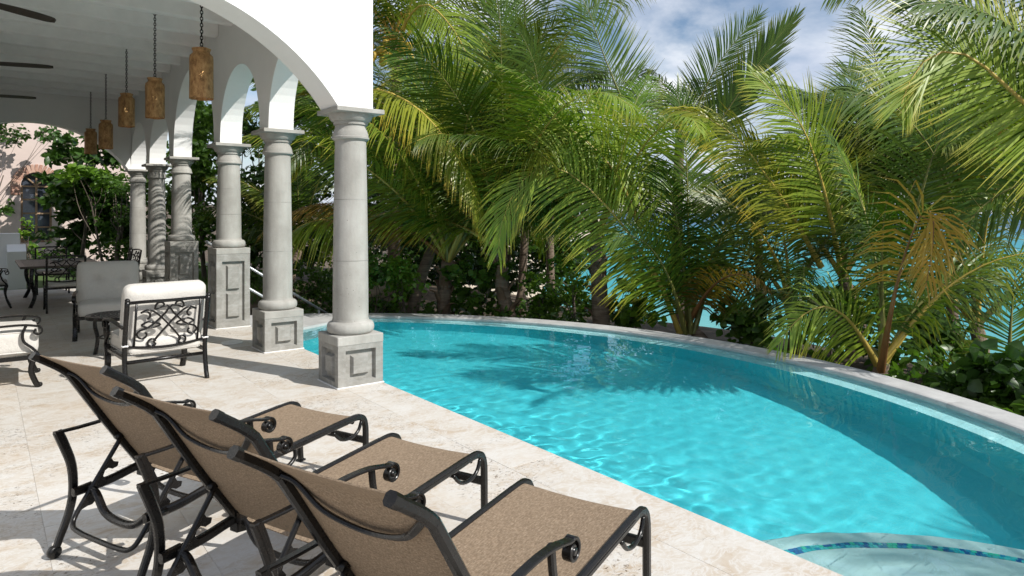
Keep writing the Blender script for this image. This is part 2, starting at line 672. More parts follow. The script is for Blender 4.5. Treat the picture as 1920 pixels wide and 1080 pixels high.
M['concrete'] = make_concrete()
M['render'] = make_pedestal()
M['trav'] = make_travertine()
M['sling'] = make_sling()
M['bronze'] = make_bronze()
M['cushion'] = make_cushion()
M['coping'] = make_coping()
M['turq'] = make_turq()
M['water'] = make_water()
M['sea'] = make_sea()
M['lantern'] = make_lantern()
M['bulb'] = make_emit('warm_bulb', (1.0, 0.62, 0.25), 5)
M['brick'] = make_brick()
M['grout'] = simple('grout_bed', (0.52, 0.46, 0.39), 0.9, 0.15, 6)
M['pink'] = simple('pink_stucco', (0.56, 0.46, 0.415), 0.9, 0.07, 1.2, bmp=0.2, bscale=30)
M['wood'] = simple('weathered_window_wood', (0.30, 0.20, 0.12), 0.75, 0.25, 12)
M['glass'] = simple('dark_window_glass', (0.05, 0.06, 0.08), 0.08, 0.1, 2, spec=0.8)
M['tile_roof'] = simple('terracotta_roof', (0.42, 0.17, 0.09), 0.85, 0.25, 6, bmp=0.3)
M['sand'] = simple('beach_sand', (0.50, 0.42, 0.31), 0.95, 0.12, 0.8, bmp=0.3, bscale=4)
M['grass'] = leaf_mat('grass_blade', (0.06, 0.13, 0.02), (0.11, 0.20, 0.03), (0.09, 0.18, 0.02), 0.3, 0.5)
M['stone'] = simple('field_stone', (0.34, 0.27, 0.21), 0.9, 0.25, 5, bmp=0.5, bscale=14)
M['strap_white'] = simple('white_cushion_tie', (0.75, 0.74, 0.72), 0.8, 0.03, 10)
M['table_slat'] = simple('brown_cast_metal', (0.075, 0.058, 0.045), 0.42, 0.2, 20, metal=0.2)
M['napkin'] = simple('pale_ceramic', (0.7, 0.7, 0.69), 0.4, 0.03, 10)
M['lid'] = simple('white_plastic_lid', (0.66, 0.66, 0.64), 0.5, 0.04, 8)
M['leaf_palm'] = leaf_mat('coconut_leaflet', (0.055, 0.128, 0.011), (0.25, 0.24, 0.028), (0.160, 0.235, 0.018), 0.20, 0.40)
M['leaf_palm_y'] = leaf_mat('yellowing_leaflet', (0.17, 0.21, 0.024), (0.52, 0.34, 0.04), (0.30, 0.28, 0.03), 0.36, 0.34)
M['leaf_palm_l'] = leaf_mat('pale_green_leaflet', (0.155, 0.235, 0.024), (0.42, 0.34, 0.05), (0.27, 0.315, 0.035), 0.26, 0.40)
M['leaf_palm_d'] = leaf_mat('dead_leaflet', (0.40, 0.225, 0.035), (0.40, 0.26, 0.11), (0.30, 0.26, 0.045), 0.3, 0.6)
M['rachis'] = simple('green_rachis', (0.17, 0.175, 0.045), 0.45, 0.25, 3)
M['rachis_y'] = simple('yellow_rachis', (0.46, 0.34, 0.07), 0.45, 0.2, 3)
M['rachis_d'] = simple('brown_rachis', (0.24, 0.11, 0.035), 0.6, 0.25, 3)
M['bark'] = make_bark('palm_bark', (0.09, 0.062, 0.042), (0.27, 0.205, 0.15))
M['husk'] = make_bark('dry_leaf_base', (0.085, 0.05, 0.028), (0.24, 0.16, 0.10), 1.0)
M['branch'] = make_bark('shrub_branch', (0.05, 0.04, 0.03), (0.15, 0.12, 0.09), 1.0)
M['coconut'] = simple('yellow_coconut', (0.46, 0.30, 0.03), 0.5, 0.25, 9)
M['inflo'] = simple('orange_flower_stalk', (0.50, 0.28, 0.05), 0.7, 0.25, 9)
M['leaf_dark'] = leaf_mat('dark_glossy_leaf', (0.030, 0.075, 0.014), (0.040, 0.09, 0.016), (0.065, 0.13, 0.018), 0.28, 0.30)
M['leaf_mid'] = leaf_mat('mid_green_leaf', (0.050, 0.115, 0.018), (0.07, 0.14, 0.02), (0.12, 0.20, 0.025), 0.36, 0.38)
M['leaf_light'] = leaf_mat('bright_green_leaf', (0.10, 0.20, 0.022), (0.13, 0.24, 0.03), (0.19, 0.29, 0.035), 0.42, 0.38)
TILE_COLS = [(0.02, 0.20, 0.35), (0.03, 0.36, 0.40), (0.05, 0.42, 0.30), (0.015, 0.10, 0.27), (0.08, 0.45, 0.45)]
M_TILES = [simple('glass_mosaic_%d' % i, c, 0.12, 0.1, 30) for i, c in enumerate(TILE_COLS)]

# ------------------------------------------------------------------ terrain, sea, garden ground
PC = (0.896, 5.18)              # centre of the pool's curved side
R_OUT, R_IN, R_WALL, R_LEDGE = 6.72, 6.42, 6.47, 6.16
EDGE = 3.10                    # straight pool edge along the deck
WATER_Z = -0.050
FLOOR_Z = -0.88


def sstep(a, b, x):
    t = np.clip((x - a) / (b - a), 0, 1)
    return t * t * (3 - 2 * t)


def terrain_z(x, y):
    x = np.asarray(x, float)
    y = np.asarray(y, float)
    shore = 27.0 + np.maximum(0, y - 30) * 1.02
    z = -0.62 - 3.55 * sstep(8.5, 1.0, 0 * x) * 0
    z = -0.62 + 0.45 * sstep(13.5, 17.5, y) * (1 - sstep(5, 16, x)) - 3.5 * sstep(9.5, shore, x) - 3.5 * sstep(shore - 2, shore + 25, x)
    z = z + 0.10 * np.sin(x * 0.9 + 1.3) * np.cos(y * 0.7) * sstep(8, 12, x) * (1 - sstep(20, 26, x))
    z = np.where(x < 3.0, np.minimum(z, -0.17), z)
    z = z + 5.0 * sstep(60, 200, y) * (1 - sstep(shore - 30, shore + 4, x))
    return z


xs = np.concatenate([np.linspace(-60, -8, 14), np.linspace(-6, 40, 70), np.linspace(44, 500, 50)])
ys = np.concatenate([np.linspace(-60, -6, 14), np.linspace(-4, 40, 66), np.linspace(44, 500, 50)])
gx, gy = np.meshgrid(xs, ys, indexing='ij')
gz = terrain_z(gx, gy)
inside = ((gx - PC[0]) ** 2 + (gy - PC[1]) ** 2 < (R_OUT - 0.05) ** 2) | ((gx < EDGE) & (gy < 18.3) & (gx > -9) & (gy > -6))
gz = np.where(inside, -2.6, gz)
tv = np.stack([gx, gy, gz], -1).reshape(-1, 3)
ny = len(ys)
tf = [(i * ny + j, (i + 1) * ny + j, (i + 1) * ny + j + 1, i * ny + j + 1) for i in range(len(xs) - 1) for j in range(ny - 1)]


def make_terrain_mat():
    m, t, b = new_mat('garden_earth_to_sand')
    p = wpos(t)
    sx = t.nodes.new('ShaderNodeSeparateXYZ')
    t.links.new(p, sx.inputs[0])
    mr = t.nodes.new('ShaderNodeMapRange')
    mr.inputs['From Min'].default_value = -3.2
    mr.inputs['From Max'].default_value = -2.4
    t.links.new(sx.outputs['Z'], mr.inputs['Value'])
    e = ramp(t, noise(t, 2.5, 7, 0.7, p), [(0.3, (0.035, 0.028, 0.02)), (0.5, (0.09, 0.065, 0.042)), (0.7, (0.17, 0.125, 0.085))])
    s = ramp(t, noise(t, 1.2, 6, 0.6, p), [(0.3, (0.42, 0.34, 0.24)), (0.7, (0.56, 0.49, 0.38))])
    t.links.new(mix(t, mr.outputs[0], s, e), b.inputs['Base Color'])
    b.inputs['Roughness'].default_value = 0.95
    bump(t, b, noise(t, 9, 6, 0.7, p), 0.6, 0.05)
    return m


terr = tag(mesh_obj('terrain', tv, tf, make_terrain_mat(), smooth=True), kind='structure')
SEA_Z = -4.0
sea = MB().add([(15, -3000, SEA_Z), (9000, -3000, SEA_Z), (9000, 9000, SEA_Z), (15, 9000, SEA_Z)], [(0, 1, 2, 3)]).build('sea', M['sea'])
tag(sea, kind='structure')
lawn = MB().add([(-8, 18.3, -0.15), (6.5, 18.3, -0.15), (6.5, 26.8, -0.12), (-8, 26.8, -0.12)], [(0, 1, 2, 3)]).build('lawn', simple('lawn_turf', (0.055, 0.10, 0.02), 0.9, 0.4, 9, bmp=0.6, bscale=40))
tag(lawn, kind='structure')

# ------------------------------------------------------------------ deck
deck = tag(MB().box(-8.5, EDGE, -5.5, 18.3, -2.4, -0.0035).build('deck', M['grout']), kind='structure')
rng = random.Random(3)
slab_meshes = {}


def slab_mesh(wx, wy, k):
    key = (round(wx, 3), round(wy, 3), k)
    if key not in slab_meshes:
        rr = random.Random(hash(key) % 9999)
        b = MB().box(-wx / 2, wx / 2, -wy / 2, wy / 2, -0.032, 0.0, 0.0006)
        me = bpy.data.meshes.new('slab')
        me.from_pydata(b.v, [], b.f)
        me.materials.append(M['trav'])
        slab_meshes[key] = me
    return slab_meshes[key]


ROW = 0.61
x = 2.70
row = 0
while x > -2.6:
    y = -1.3 + (0.31 if row % 2 else 0.0) - rng.random() * 0.2
    while y < 18.3:
        L = 0.915
        y1 = min(y + L, 18.3)
        if y1 - y > 0.12:
            inst('slab', slab_mesh(ROW - 0.0012, y1 - y - 0.0012, row % 2), deck, (x - ROW / 2, (y + y1) / 2, rng.uniform(-0.0008, 0.0008)))
        y += L
    x -= ROW
    row += 1
y = -1.3
while y < 18.3:
    y1 = min(y + 1.2, 18.3)
    inst('slab', slab_mesh(EDGE - 2.70 - 0.001, y1 - y - 0.0012, 5), deck, ((EDGE + 2.70) / 2 + 0.0004, (y + y1) / 2, rng.uniform(-0.0005, 0.0008)))
    y += 1.2

# ------------------------------------------------------------------ pool
YA = PC[1] - math.sqrt(R_OUT ** 2 - (EDGE - PC[0]) ** 2)


def arc_pts(r, n=96, x0=EDGE):
    """points on the circle of radius r from the deck edge (near end) round to the deck edge (far end)."""
    h = math.sqrt(r * r - (x0 - PC[0]) ** 2)
    a = math.atan2(h, x0 - PC[0])
    return [(PC[0] + r * math.cos(t), PC[1] + r * math.sin(t)) for t in np.linspace(-a, a, n)]


def ring_wall(b, r0, z0, r1, z1, n=96):
    p0, p1 = arc_pts(r0, n), arc_pts(r1, n)
    v = [(x, y, z0) for x, y in p0] + [(x, y, z1) for x, y in p1]
    b.add(v, [(i, i + 1, n + i + 1, n + i) for i in range(n - 1)])


bs = MB()
ring_wall(bs, R_LEDGE, FLOOR_Z + 0.12, R_LEDGE, -0.16)
ring_wall(bs, R_LEDGE - 0.12, FLOOR_Z, R_LEDGE, FLOOR_Z + 0.12)
fl = arc_pts(R_LEDGE - 0.12)
bs.add([(x, y, FLOOR_Z) for x, y in fl], [tuple(range(len(fl)))])
yy0, yy1 = fl[0][1] - 0.3, fl[-1][1] + 0.3
bs.add([(EDGE + 0.004, yy0, FLOOR_Z - 0.02), (EDGE + 0.004, yy1, FLOOR_Z - 0.02), (EDGE + 0.004, yy1, -0.006), (EDGE + 0.004, yy0, -0.006)], [(0, 1, 2, 3)])
basin = tag(bs.build('pool_basin', M['turq'], smooth=False), kind='structure')
basin.cycles.is_caustics_receiver = True
lb = MB()
ring_wall(lb, R_LEDGE, -0.16, R_WALL, -0.16)
ring_wall(lb, R_WALL, -0.16, R_WALL, -0.03)
ledge = lb.build('submerged_ledge', M['pale_plaster'], basin)
ledge.cycles.is_caustics_receiver = True

# outer retaining wall of the pool and the coping stones on it
wallb = MB()
ring_wall(wallb, R_OUT - 0.03, -2.6, R_OUT - 0.03, -0.03)
pw = wallb.build('outer_pool_wall', M['coping'], basin)
a_end = math.acos((EDGE - PC[0]) / R_OUT)
n_st = 22
for k in range(n_st):
    a0 = -a_end + 2 * a_end * k / n_st + 0.00012
    a1 = -a_end + 2 * a_end * (k + 1) / n_st - 0.00012
    prof = [(R_IN, -0.10), (R_OUT, -0.10), (R_OUT, -0.02), (R_OUT - 0.010, -0.008), (R_IN + 0.03, -0.010), (R_IN + 0.008, -0.016), (R_IN, -0.026)]
    v, f = [], []
    S = 4
    for s in range(S + 1):
        a = a0 + (a1 - a0) * s / S
        for r_, z_ in prof:
            v.append((PC[0] + r_ * math.cos(a), PC[1] + r_ * math.sin(a), z_))
    m_ = len(prof)
    for s in range(S):
        for i in range(m_):
            j = (i + 1) % m_
            f.append((s * m_ + i, s * m_ + j, (s + 1) * m_ + j, (s + 1) * m_ + i))
    f += [tuple(range(m_)), tuple(range(S * m_, (S + 1) * m_))[::-1]]
    mesh_obj('coping_stone', v, f, M['coping'], basin)

# flat white platform closing the far end of the pool beside the second column
pe = [(EDGE + 0.006, 9.72), (3.75, 9.74), (4.25, 9.98), (4.62, 10.36)]
pe += [(PC[0] + (R_IN + 0.02) * math.cos(t), PC[1] + (R_IN + 0.02) * math.sin(t)) for t in np.linspace(math.atan2(10.36 - PC[1], 4.75 - PC[0]), math.acos((EDGE + 0.01 - PC[0]) / R_IN), 8)]
MB().prism(pe, 2, FLOOR_Z, -0.013).build('end_platform', M['coping'], basin).cycles.is_caustics_receiver = True

# wading shelf with its mosaic band
SC_, SR = (2.78, 0.50), 1.70
sb = MB()
n = 72
aa = math.acos((EDGE - SC_[0]) / SR)
pts = [(SC_[0] + SR * math.cos(t), SC_[1] + SR * math.sin(t)) for t in np.linspace(-aa, aa, n)]
pt2 = [(SC_[0] + (SR - 0.03) * math.cos(t), SC_[1] + (SR - 0.03) * math.sin(t)) for t in np.linspace(-aa, aa, n)]
pts = [(max(EDGE + 0.006, a), b) for a, b in pts]
pt2 = [(max(EDGE + 0.006, a), b) for a, b in pt2]
SZ = -0.21
sb.add([(a, b, SZ) for a, b in pt2], [tuple(range(n))])
sb.add([(a, b, SZ) for a, b in pt2] + [(a, b, SZ - 0.03) for a, b in pts] + [(a, b, FLOOR_Z) for a, b in pts],
       [(i + 1, i, n + i, n + i + 1) for i in range(n - 1)] + [(n + i + 1, n + i, 2 * n + i, 2 * n + i + 1) for i in range(n - 1)])
shelf = sb.build('wading_shelf', simple('white_pool_plaster', (0.52, 0.53, 0.52), 0.75, 0.03, 4), basin)
shelf.cycles.is_caustics_receiver = True
tb = MB()
rr = random.Random(8)
for j, r0 in enumerate((1.505, 1.532)):
    nt_ = 170
    for k in range(nt_):
        a0 = -aa + 2 * aa * (k + (0.5 if j else 0)) / nt_
        a1 = a0 + 2 * aa / nt_ * 0.92
        q = [(SC_[0] + r_ * math.cos(a), SC_[1] + r_ * math.sin(a)) for r_, a in ((r0, a0), (r0 + 0.0255, a0), (r0 + 0.0255, a1), (r0, a1))]
        if min(p[0] for p in q) < EDGE + 0.01:
            continue
        zt = SZ + 0.005 + rr.uniform(0, 0.001)
        tb.add([(x, y, SZ - 0.004) for x, y in q] + [(x, y, zt) for x, y in q], [(4, 5, 6, 7), (0, 1, 5, 4), (1, 2, 6, 5), (2, 3, 7, 6), (3, 0, 4, 7)], rr.randrange(5))
band = tb.build('mosaic_band', None, basin, mats=M_TILES)
tag(band, 'blue and green glass mosaic band', kind='stuff')
band.cycles.is_caustics_receiver = True

# water surface: real small waves
wr = np.random.default_rng(5)
dx = 0.03
wx = np.arange(EDGE - 0.06, PC[0] + R_WALL + 0.06, dx)
wy = np.arange(PC[1] - R_WALL - 0.1, PC[1] + R_WALL + 0.1, dx)
X, Y = np.meshgrid(wx, wy, indexing='ij')
Z = np.zeros_like(X)
for i in range(46):
    k = 6.0 * (8.0 ** wr.random())
    th = wr.normal(2.2, 0.9)
    amp = 0.0017 / k ** 1.05
    Z += amp * np.sin(k * (X * math.cos(th) + Y * math.sin(th)) + wr.random() * 6.28)
Z *= 0.75 + 0.5 * np.sin(X * 1.1 + 0.4 * np.sin(Y * 0.9)) * np.cos(Y * 0.8 + 1.0)
near = np.exp(-((X - EDGE) / 1.1) ** 2) * np.exp(-((Y - 3.6) / 2.2) ** 2)
for i in range(26):
    k = 18 + 34 * wr.random()
    th = wr.random() * 6.28
    Z += (near + 0.10) * 0.00115 * (18 / k) * np.sin(k * (X * math.cos(th) + Y * math.sin(th)) + wr.random() * 6.28)
Z += WATER_Z
cx, cy = X[:-1, :-1] + dx / 2, Y[:-1, :-1] + dx / 2
ok = ((cx - PC[0]) ** 2 + (cy - PC[1]) ** 2) < (R_WALL + 0.03) ** 2
idx = np.arange(X.size).reshape(X.shape)
quads = np.stack([idx[:-1, :-1], idx[1:, :-1], idx[1:, 1:], idx[:-1, 1:]], -1)[ok]
used, inv = np.unique(quads, return_inverse=True)
wv = np.stack([X, Y, Z], -1).reshape(-1, 3)[used]
water = mesh_obj('pool_water', wv.tolist(), inv.reshape(-1, 4).tolist(), M['water'], smooth=True)
water.cycles.is_caustics_caster = True
tag(water, kind='structure')

# ------------------------------------------------------------------ villa terrace: columns
CX = 2.865
COL_Y = [6.27, 8.36, 10.45, 13.45, 15.65, 17.82]
CAP_Z = 2.66
HP = 0.232                      # half width of a pedestal


def pedestal_mesh(ht, recess, fields):
    """body whose four faces carry a sunk frame (z0, z1) with raised fields (z0, z1) inside it."""
    b = MB()
    t = ht - 0.085
    inner, dp = 0.155, 0.045
    for c, u, nn in [((0, -HP), (1, 0), (0, -1)), ((HP, 0), (0, 1), (1, 0)), ((0, HP), (-1, 0), (0, 1)), ((-HP, 0), (0, -1), (-1, 0))]:
        c3, u3, n3 = Vector((c[0], c[1], 0)), Vector((u[0], u[1], 0)), Vector((nn[0], nn[1], 0))

        def P(a, z, d=0.0):
            p = c3 + u3 * a - n3 * d
            return (p.x, p.y, z)

        def ring(r0, r1):
            (a0, z0, z1, d0), (a1, y0, y1, d1) = r0, r1
            v = [P(-a0, z0, d0), P(a0, z0, d0), P(a0, z1, d0), P(-a0, z1, d0), P(-a1, y0, d1), P(a1, y0, d1), P(a1, y1, d1), P(-a1, y1, d1)]
            b.add(v, [(i, (i + 1) % 4, 4 + (i + 1) % 4, 4 + i) for i in range(4)])
        z0, z1 = recess
        ring((HP, 0, t, 0), (inner, z0, z1, 0))
        ring((inner, z0, z1, 0), (inner - 0.008, z0 + 0.008, z1 - 0.008, dp))
        b.add([P(-inner + 0.008, z0 + 0.008, dp), P(inner - 0.008, z0 + 0.008, dp), P(inner - 0.008, z1 - 0.008, dp), P(-inner + 0.008, z1 - 0.008, dp)], [(0, 1, 2, 3)])
        for f0, f1 in fields:
            w_ = inner - 0.062
            ring((w_, f0, f1, dp - 0.0005), (w_ - 0.020, f0 + 0.020, f1 - 0.020, 0.004))
            b.add([P(-w_ + 0.020, f0 + 0.020, 0.004), P(w_ - 0.020, f0 + 0.020, 0.004), P(w_ - 0.020, f1 - 0.020, 0.004), P(-w_ + 0.020, f1 - 0.020, 0.004)], [(0, 1, 2, 3)])
    return b


shaft_tops = CAP_Z - 0.06


def column(y, ht, panels, label):
    c = empty('column', (CX, y, 0))
    tag(c, label, 'column', 'stone columns along the terrace')
    p = pedestal_mesh(ht, *panels).build('pedestal', M['render'], c)
    cap = MB().box(-HP - 0.004, HP + 0.004, -HP - 0.004, HP + 0.004, ht - 0.087, ht, 0.006).build('pedestal_cap', M['concrete'], p)
    mort = MB().box(-HP - 0.012, HP + 0.012, -HP - 0.012, HP + 0.012, 0.0005, 0.012, 0.004).build('mortar_skirt', M['strap_white'], p)
    b = ht
    torus = [(0.190, b)] + [(0.192 + 0.036 * math.cos(t), b + 0.055 + 0.055 * math.sin(t)) for t in np.linspace(-math.pi / 2, math.pi / 2, 12)] + [(0.178, b + 0.118), (0.176, b + 0.135)]
    base = auto_smooth(MB().lathe(torus, 40).build('base', M['concrete'], c))
    z0, z1 = b + 0.130, CAP_Z - 0.30
    prof = []
    for i in range(19):
        s = i / 18
        r_ = 0.172 - 0.022 * s ** 1.5
        prof.append((r_, z0 + (z1 - z0) * s))
    sh = auto_smooth(MB().lathe(prof, 40).build('shaft', M['concrete'], c))
    sm = MB()
    for zf in (0.33, 0.67):
        zz = z0 + (z1 - z0) * zf
        rr_ = 0.172 - 0.022 * zf ** 1.5
        sm.lathe([(rr_ + 0.0012, zz - 0.004), (rr_ + 0.0012, zz + 0.004)], 40)
    sm.build('mould_seam', M['render'], sh)
    q = CAP_Z
    prof = [(0.150, q - 0.302), (0.163, q - 0.298), (0.178, q - 0.285), (0.180, q - 0.268), (0.172, q - 0.262), (0.170, q - 0.235), (0.160, q - 0.205), (0.150, q - 0.180), (0.148, q - 0.150),
            (0.163, q - 0.148), (0.166, q - 0.132), (0.166, q - 0.118), (0.182, q - 0.114), (0.196, q - 0.098), (0.208, q - 0.072), (0.214, q - 0.052), (0.222, q - 0.050), (0.222, q - 0.044)]
    cp = auto_smooth(MB().lathe(prof, 40).build('capital', M['concrete'], c), 30)
    ab = MB().box(-0.245, 0.245, -0.245, 0.245, q - 0.046, q - 0.001, 0.005).build('abacus', M['concrete'], cp)
    return c


P_LOW = ((0.055, 0.350), [(0.105, 0.300)])
P_TALL = ((0.09, 0.96), [(0.15, 0.505), (0.55, 0.905)])
HL, HTL = 0.485, 1.15
col_labels = [
    'stone column on a low panelled pedestal carrying the big white front arch, nearest the loungers',
    'stone column on a low pedestal, second from the front arch, beside the pool edge',
    'stone column on a tall two-panel grey pedestal, third from the front arch',
    'stone column on a tall pale pedestal partly hidden by the scroll-back armchair',
    'stone column on a low pedestal, fifth from the front arch, partly shaded',
    'stone column at the far end of the arcade beside the dining table']
for i, y in enumerate(COL_Y):
    tall = i in (2, 3)
    column(y, HTL if tall else HL, P_TALL if tall else P_LOW, col_labels[i])

# ------------------------------------------------------------------ walls with arches
WT = 0.17
X0, X1 = CX - 0.165, CX + 0.135


def arch_wall(axis, t0, t1, stations, ztop):
    """stations: list of (s, z_bottom) along the wall; solid above, extruded t0..t1 across."""
    b = MB()
    def pt(s, t, z):
        return (t, s, z) if axis == 'y' else (s, t, z)
    for (s0, a0), (s1, a1) in zip(stations[:-1], stations[1:]):
        if abs(s1 - s0) < 1e-6:
            b.add([pt(s0, t0, a0), pt(s0, t1, a0), pt(s1, t1, a1), pt(s1, t0, a1)], [(0, 1, 2, 3)])
            continue
        v = [pt(s0, t0, a0), pt(s1, t0, a1), pt(s1, t0, ztop), pt(s0, t0, ztop), pt(s0, t1, a0), pt(s1, t1, a1), pt(s1, t1, ztop), pt(s0, t1, ztop)]
        b.add(v, [(0, 1, 2, 3), (5, 4, 7, 6), (0, 4, 5, 1), (3, 2, 6, 7)])
    for i in (0, -1):
        s, a = stations[i]
        b.add([pt(s, t0, a), pt(s, t1, a), pt(s, t1, ztop), pt(s, t0, ztop)], [(0, 1, 2, 3)])
    return b


ZTOP = 5.6
PIER = 0.165
st = [(6.462, CAP_Z)]
for i in range(5):
    ya, yb = COL_Y[i] + PIER, COL_Y[i + 1] - PIER
    st.append((ya, CAP_Z))
    cy_, hw = (ya + yb) / 2, (yb - ya) / 2
    rise = 0.97 if i != 2 else 1.37
    for t in np.linspace(math.pi, 0, 33)[1:-1]:
        st.append((cy_ + hw * math.cos(t), CAP_Z + rise * math.sin(t) ** 0.92))
    st.append((yb, CAP_Z))
st.append((17.66, CAP_Z))
aw = auto_smooth(arch_wall('y', X0, X1, st, ZTOP).build('arcade_wall', M['stucco']), 25)
tag(aw, 'white arcade wall of narrow arches above the row of stone columns', 'wall')

ACX, ACZ, AR = 0.85, 1.42, 2.18


def big_arch(y0, y1, xl, xr, ztop):
    hw = math.sqrt(AR ** 2 - (CAP_Z - ACZ) ** 2)
    a = math.asin((CAP_Z - ACZ) / AR)
    s_ = [(xl, -0.02), (ACX - hw - 0.02, -0.02), (ACX - hw - 0.02, CAP_Z), (ACX - hw, CAP_Z)]
    for t in np.linspace(math.pi - a, a, 49)[1:-1]:
        s_.append((ACX + AR * math.cos(t), ACZ + AR * math.sin(t)))
    s_ += [(ACX + hw, CAP_Z), (xr, CAP_Z)]
    return arch_wall('x', y0, y1, s_, ztop)


fwall = auto_smooth(big_arch(6.06, 6.46, -6.5, X1, ZTOP).build('front_wall', M['stucco']), 25)
tag(fwall, 'sunlit white front wall with one wide arch over the terrace', 'wall')
ewall = auto_smooth(big_arch(17.662, 18.02, -1.75, X1, ZTOP).build('end_wall', M['stucco']), 25)
tag(ewall, 'shaded white end wall with a wide arch behind the dining table', 'wall')
hw_ = MB().box(-1.95, -1.75, 6.464, 18.02, 0.0, ZTOP).build('house_wall', M['stucco'])
tag(hw_, 'plain white house wall along the inner side of the terrace', 'wall')

ceil = tag(MB().box(-1.748, X0 - 0.002, 6.462, 17.66, 4.41, 4.55).build('ceiling', M['ceil_paint']), kind='structure')
bm_me = None
yb = 7.28
while yb < 17.5:
    if bm_me is None:
        bb = MB().box(-1.745 - 0.4755, X0 - 0.003 - 0.4755, -0.07, 0.07, 4.20, 4.409, 0.006)
        o = bb.build('beam', M['ceil_paint'], ceil)
        o.location = (0.4755, yb, 0)
        bm_me = o.data
    else:
        inst('beam', bm_me, ceil, (0.4755, yb, 0))
    yb += 0.785
# boards between the beams
bd_me = None
xb = -1.7
while xb < X0 - 0.16:
    if bd_me is None:
        o = MB().box(0, 0.142, 6.463, 17.659, 4.398, 4.4095, 0.003).build('ceiling_board', M['ceil_paint'], ceil)
        o.location = (xb, 0, 0)
        bd_me = o.data
    else:
        inst('ceiling_board', bd_me, ceil, (xb, 0, 0))
    xb += 0.146
roof = tag(MB().box(-8.0, X1 + 0.1, 6.0, 18.1, ZTOP + 0.001, ZTOP + 0.25).build('roof', M['stucco']), kind='structure')
# ------------------------------------------------------------------ low white wall at the far end
lw = empty('parapet_wall', (0, 0, 0))
tag(lw, 'low white garden wall seen through the end arch behind the dining chairs', 'wall')
MB().box(-5.0, 0.74, 20.40, 20.65, -0.145, 1.17, 0.01).build('wall_body', M['stucco'], lw)
MB().prism([(20.00, -0.145), (20.398, -0.145), (20.398, 0.90), (20.00, 0.74)], 0, 0.48, 0.85).build('buttress', M['stucco'], lw)

# ------------------------------------------------------------------ sun loungers
def spiral(c, r0, r1, a0, a1, n=16):
    """2D spiral points from angle a0 to a1 (radians), radius r0 -> r1."""
    return [(c[0] + (r0 + (r1 - r0) * i / n) * math.cos(a0 + (a1 - a0) * i / n), c[1] + (r0 + (r1 - r0) * i / n) * math.sin(a0 + (a1 - a0) * i / n)) for i in range(n + 1)]


HWD = 0.287                     # half width at the side rails


def xz(pts, y):
    return [(p[0], y, p[1]) for p in pts]


BACK = [(0.385, 0.30), (0.35, 0.345), (0.19, 0.59), (0.03, 0.85), (0.005, 0.885), (-0.04, 0.925), (-0.125, 0.985)]


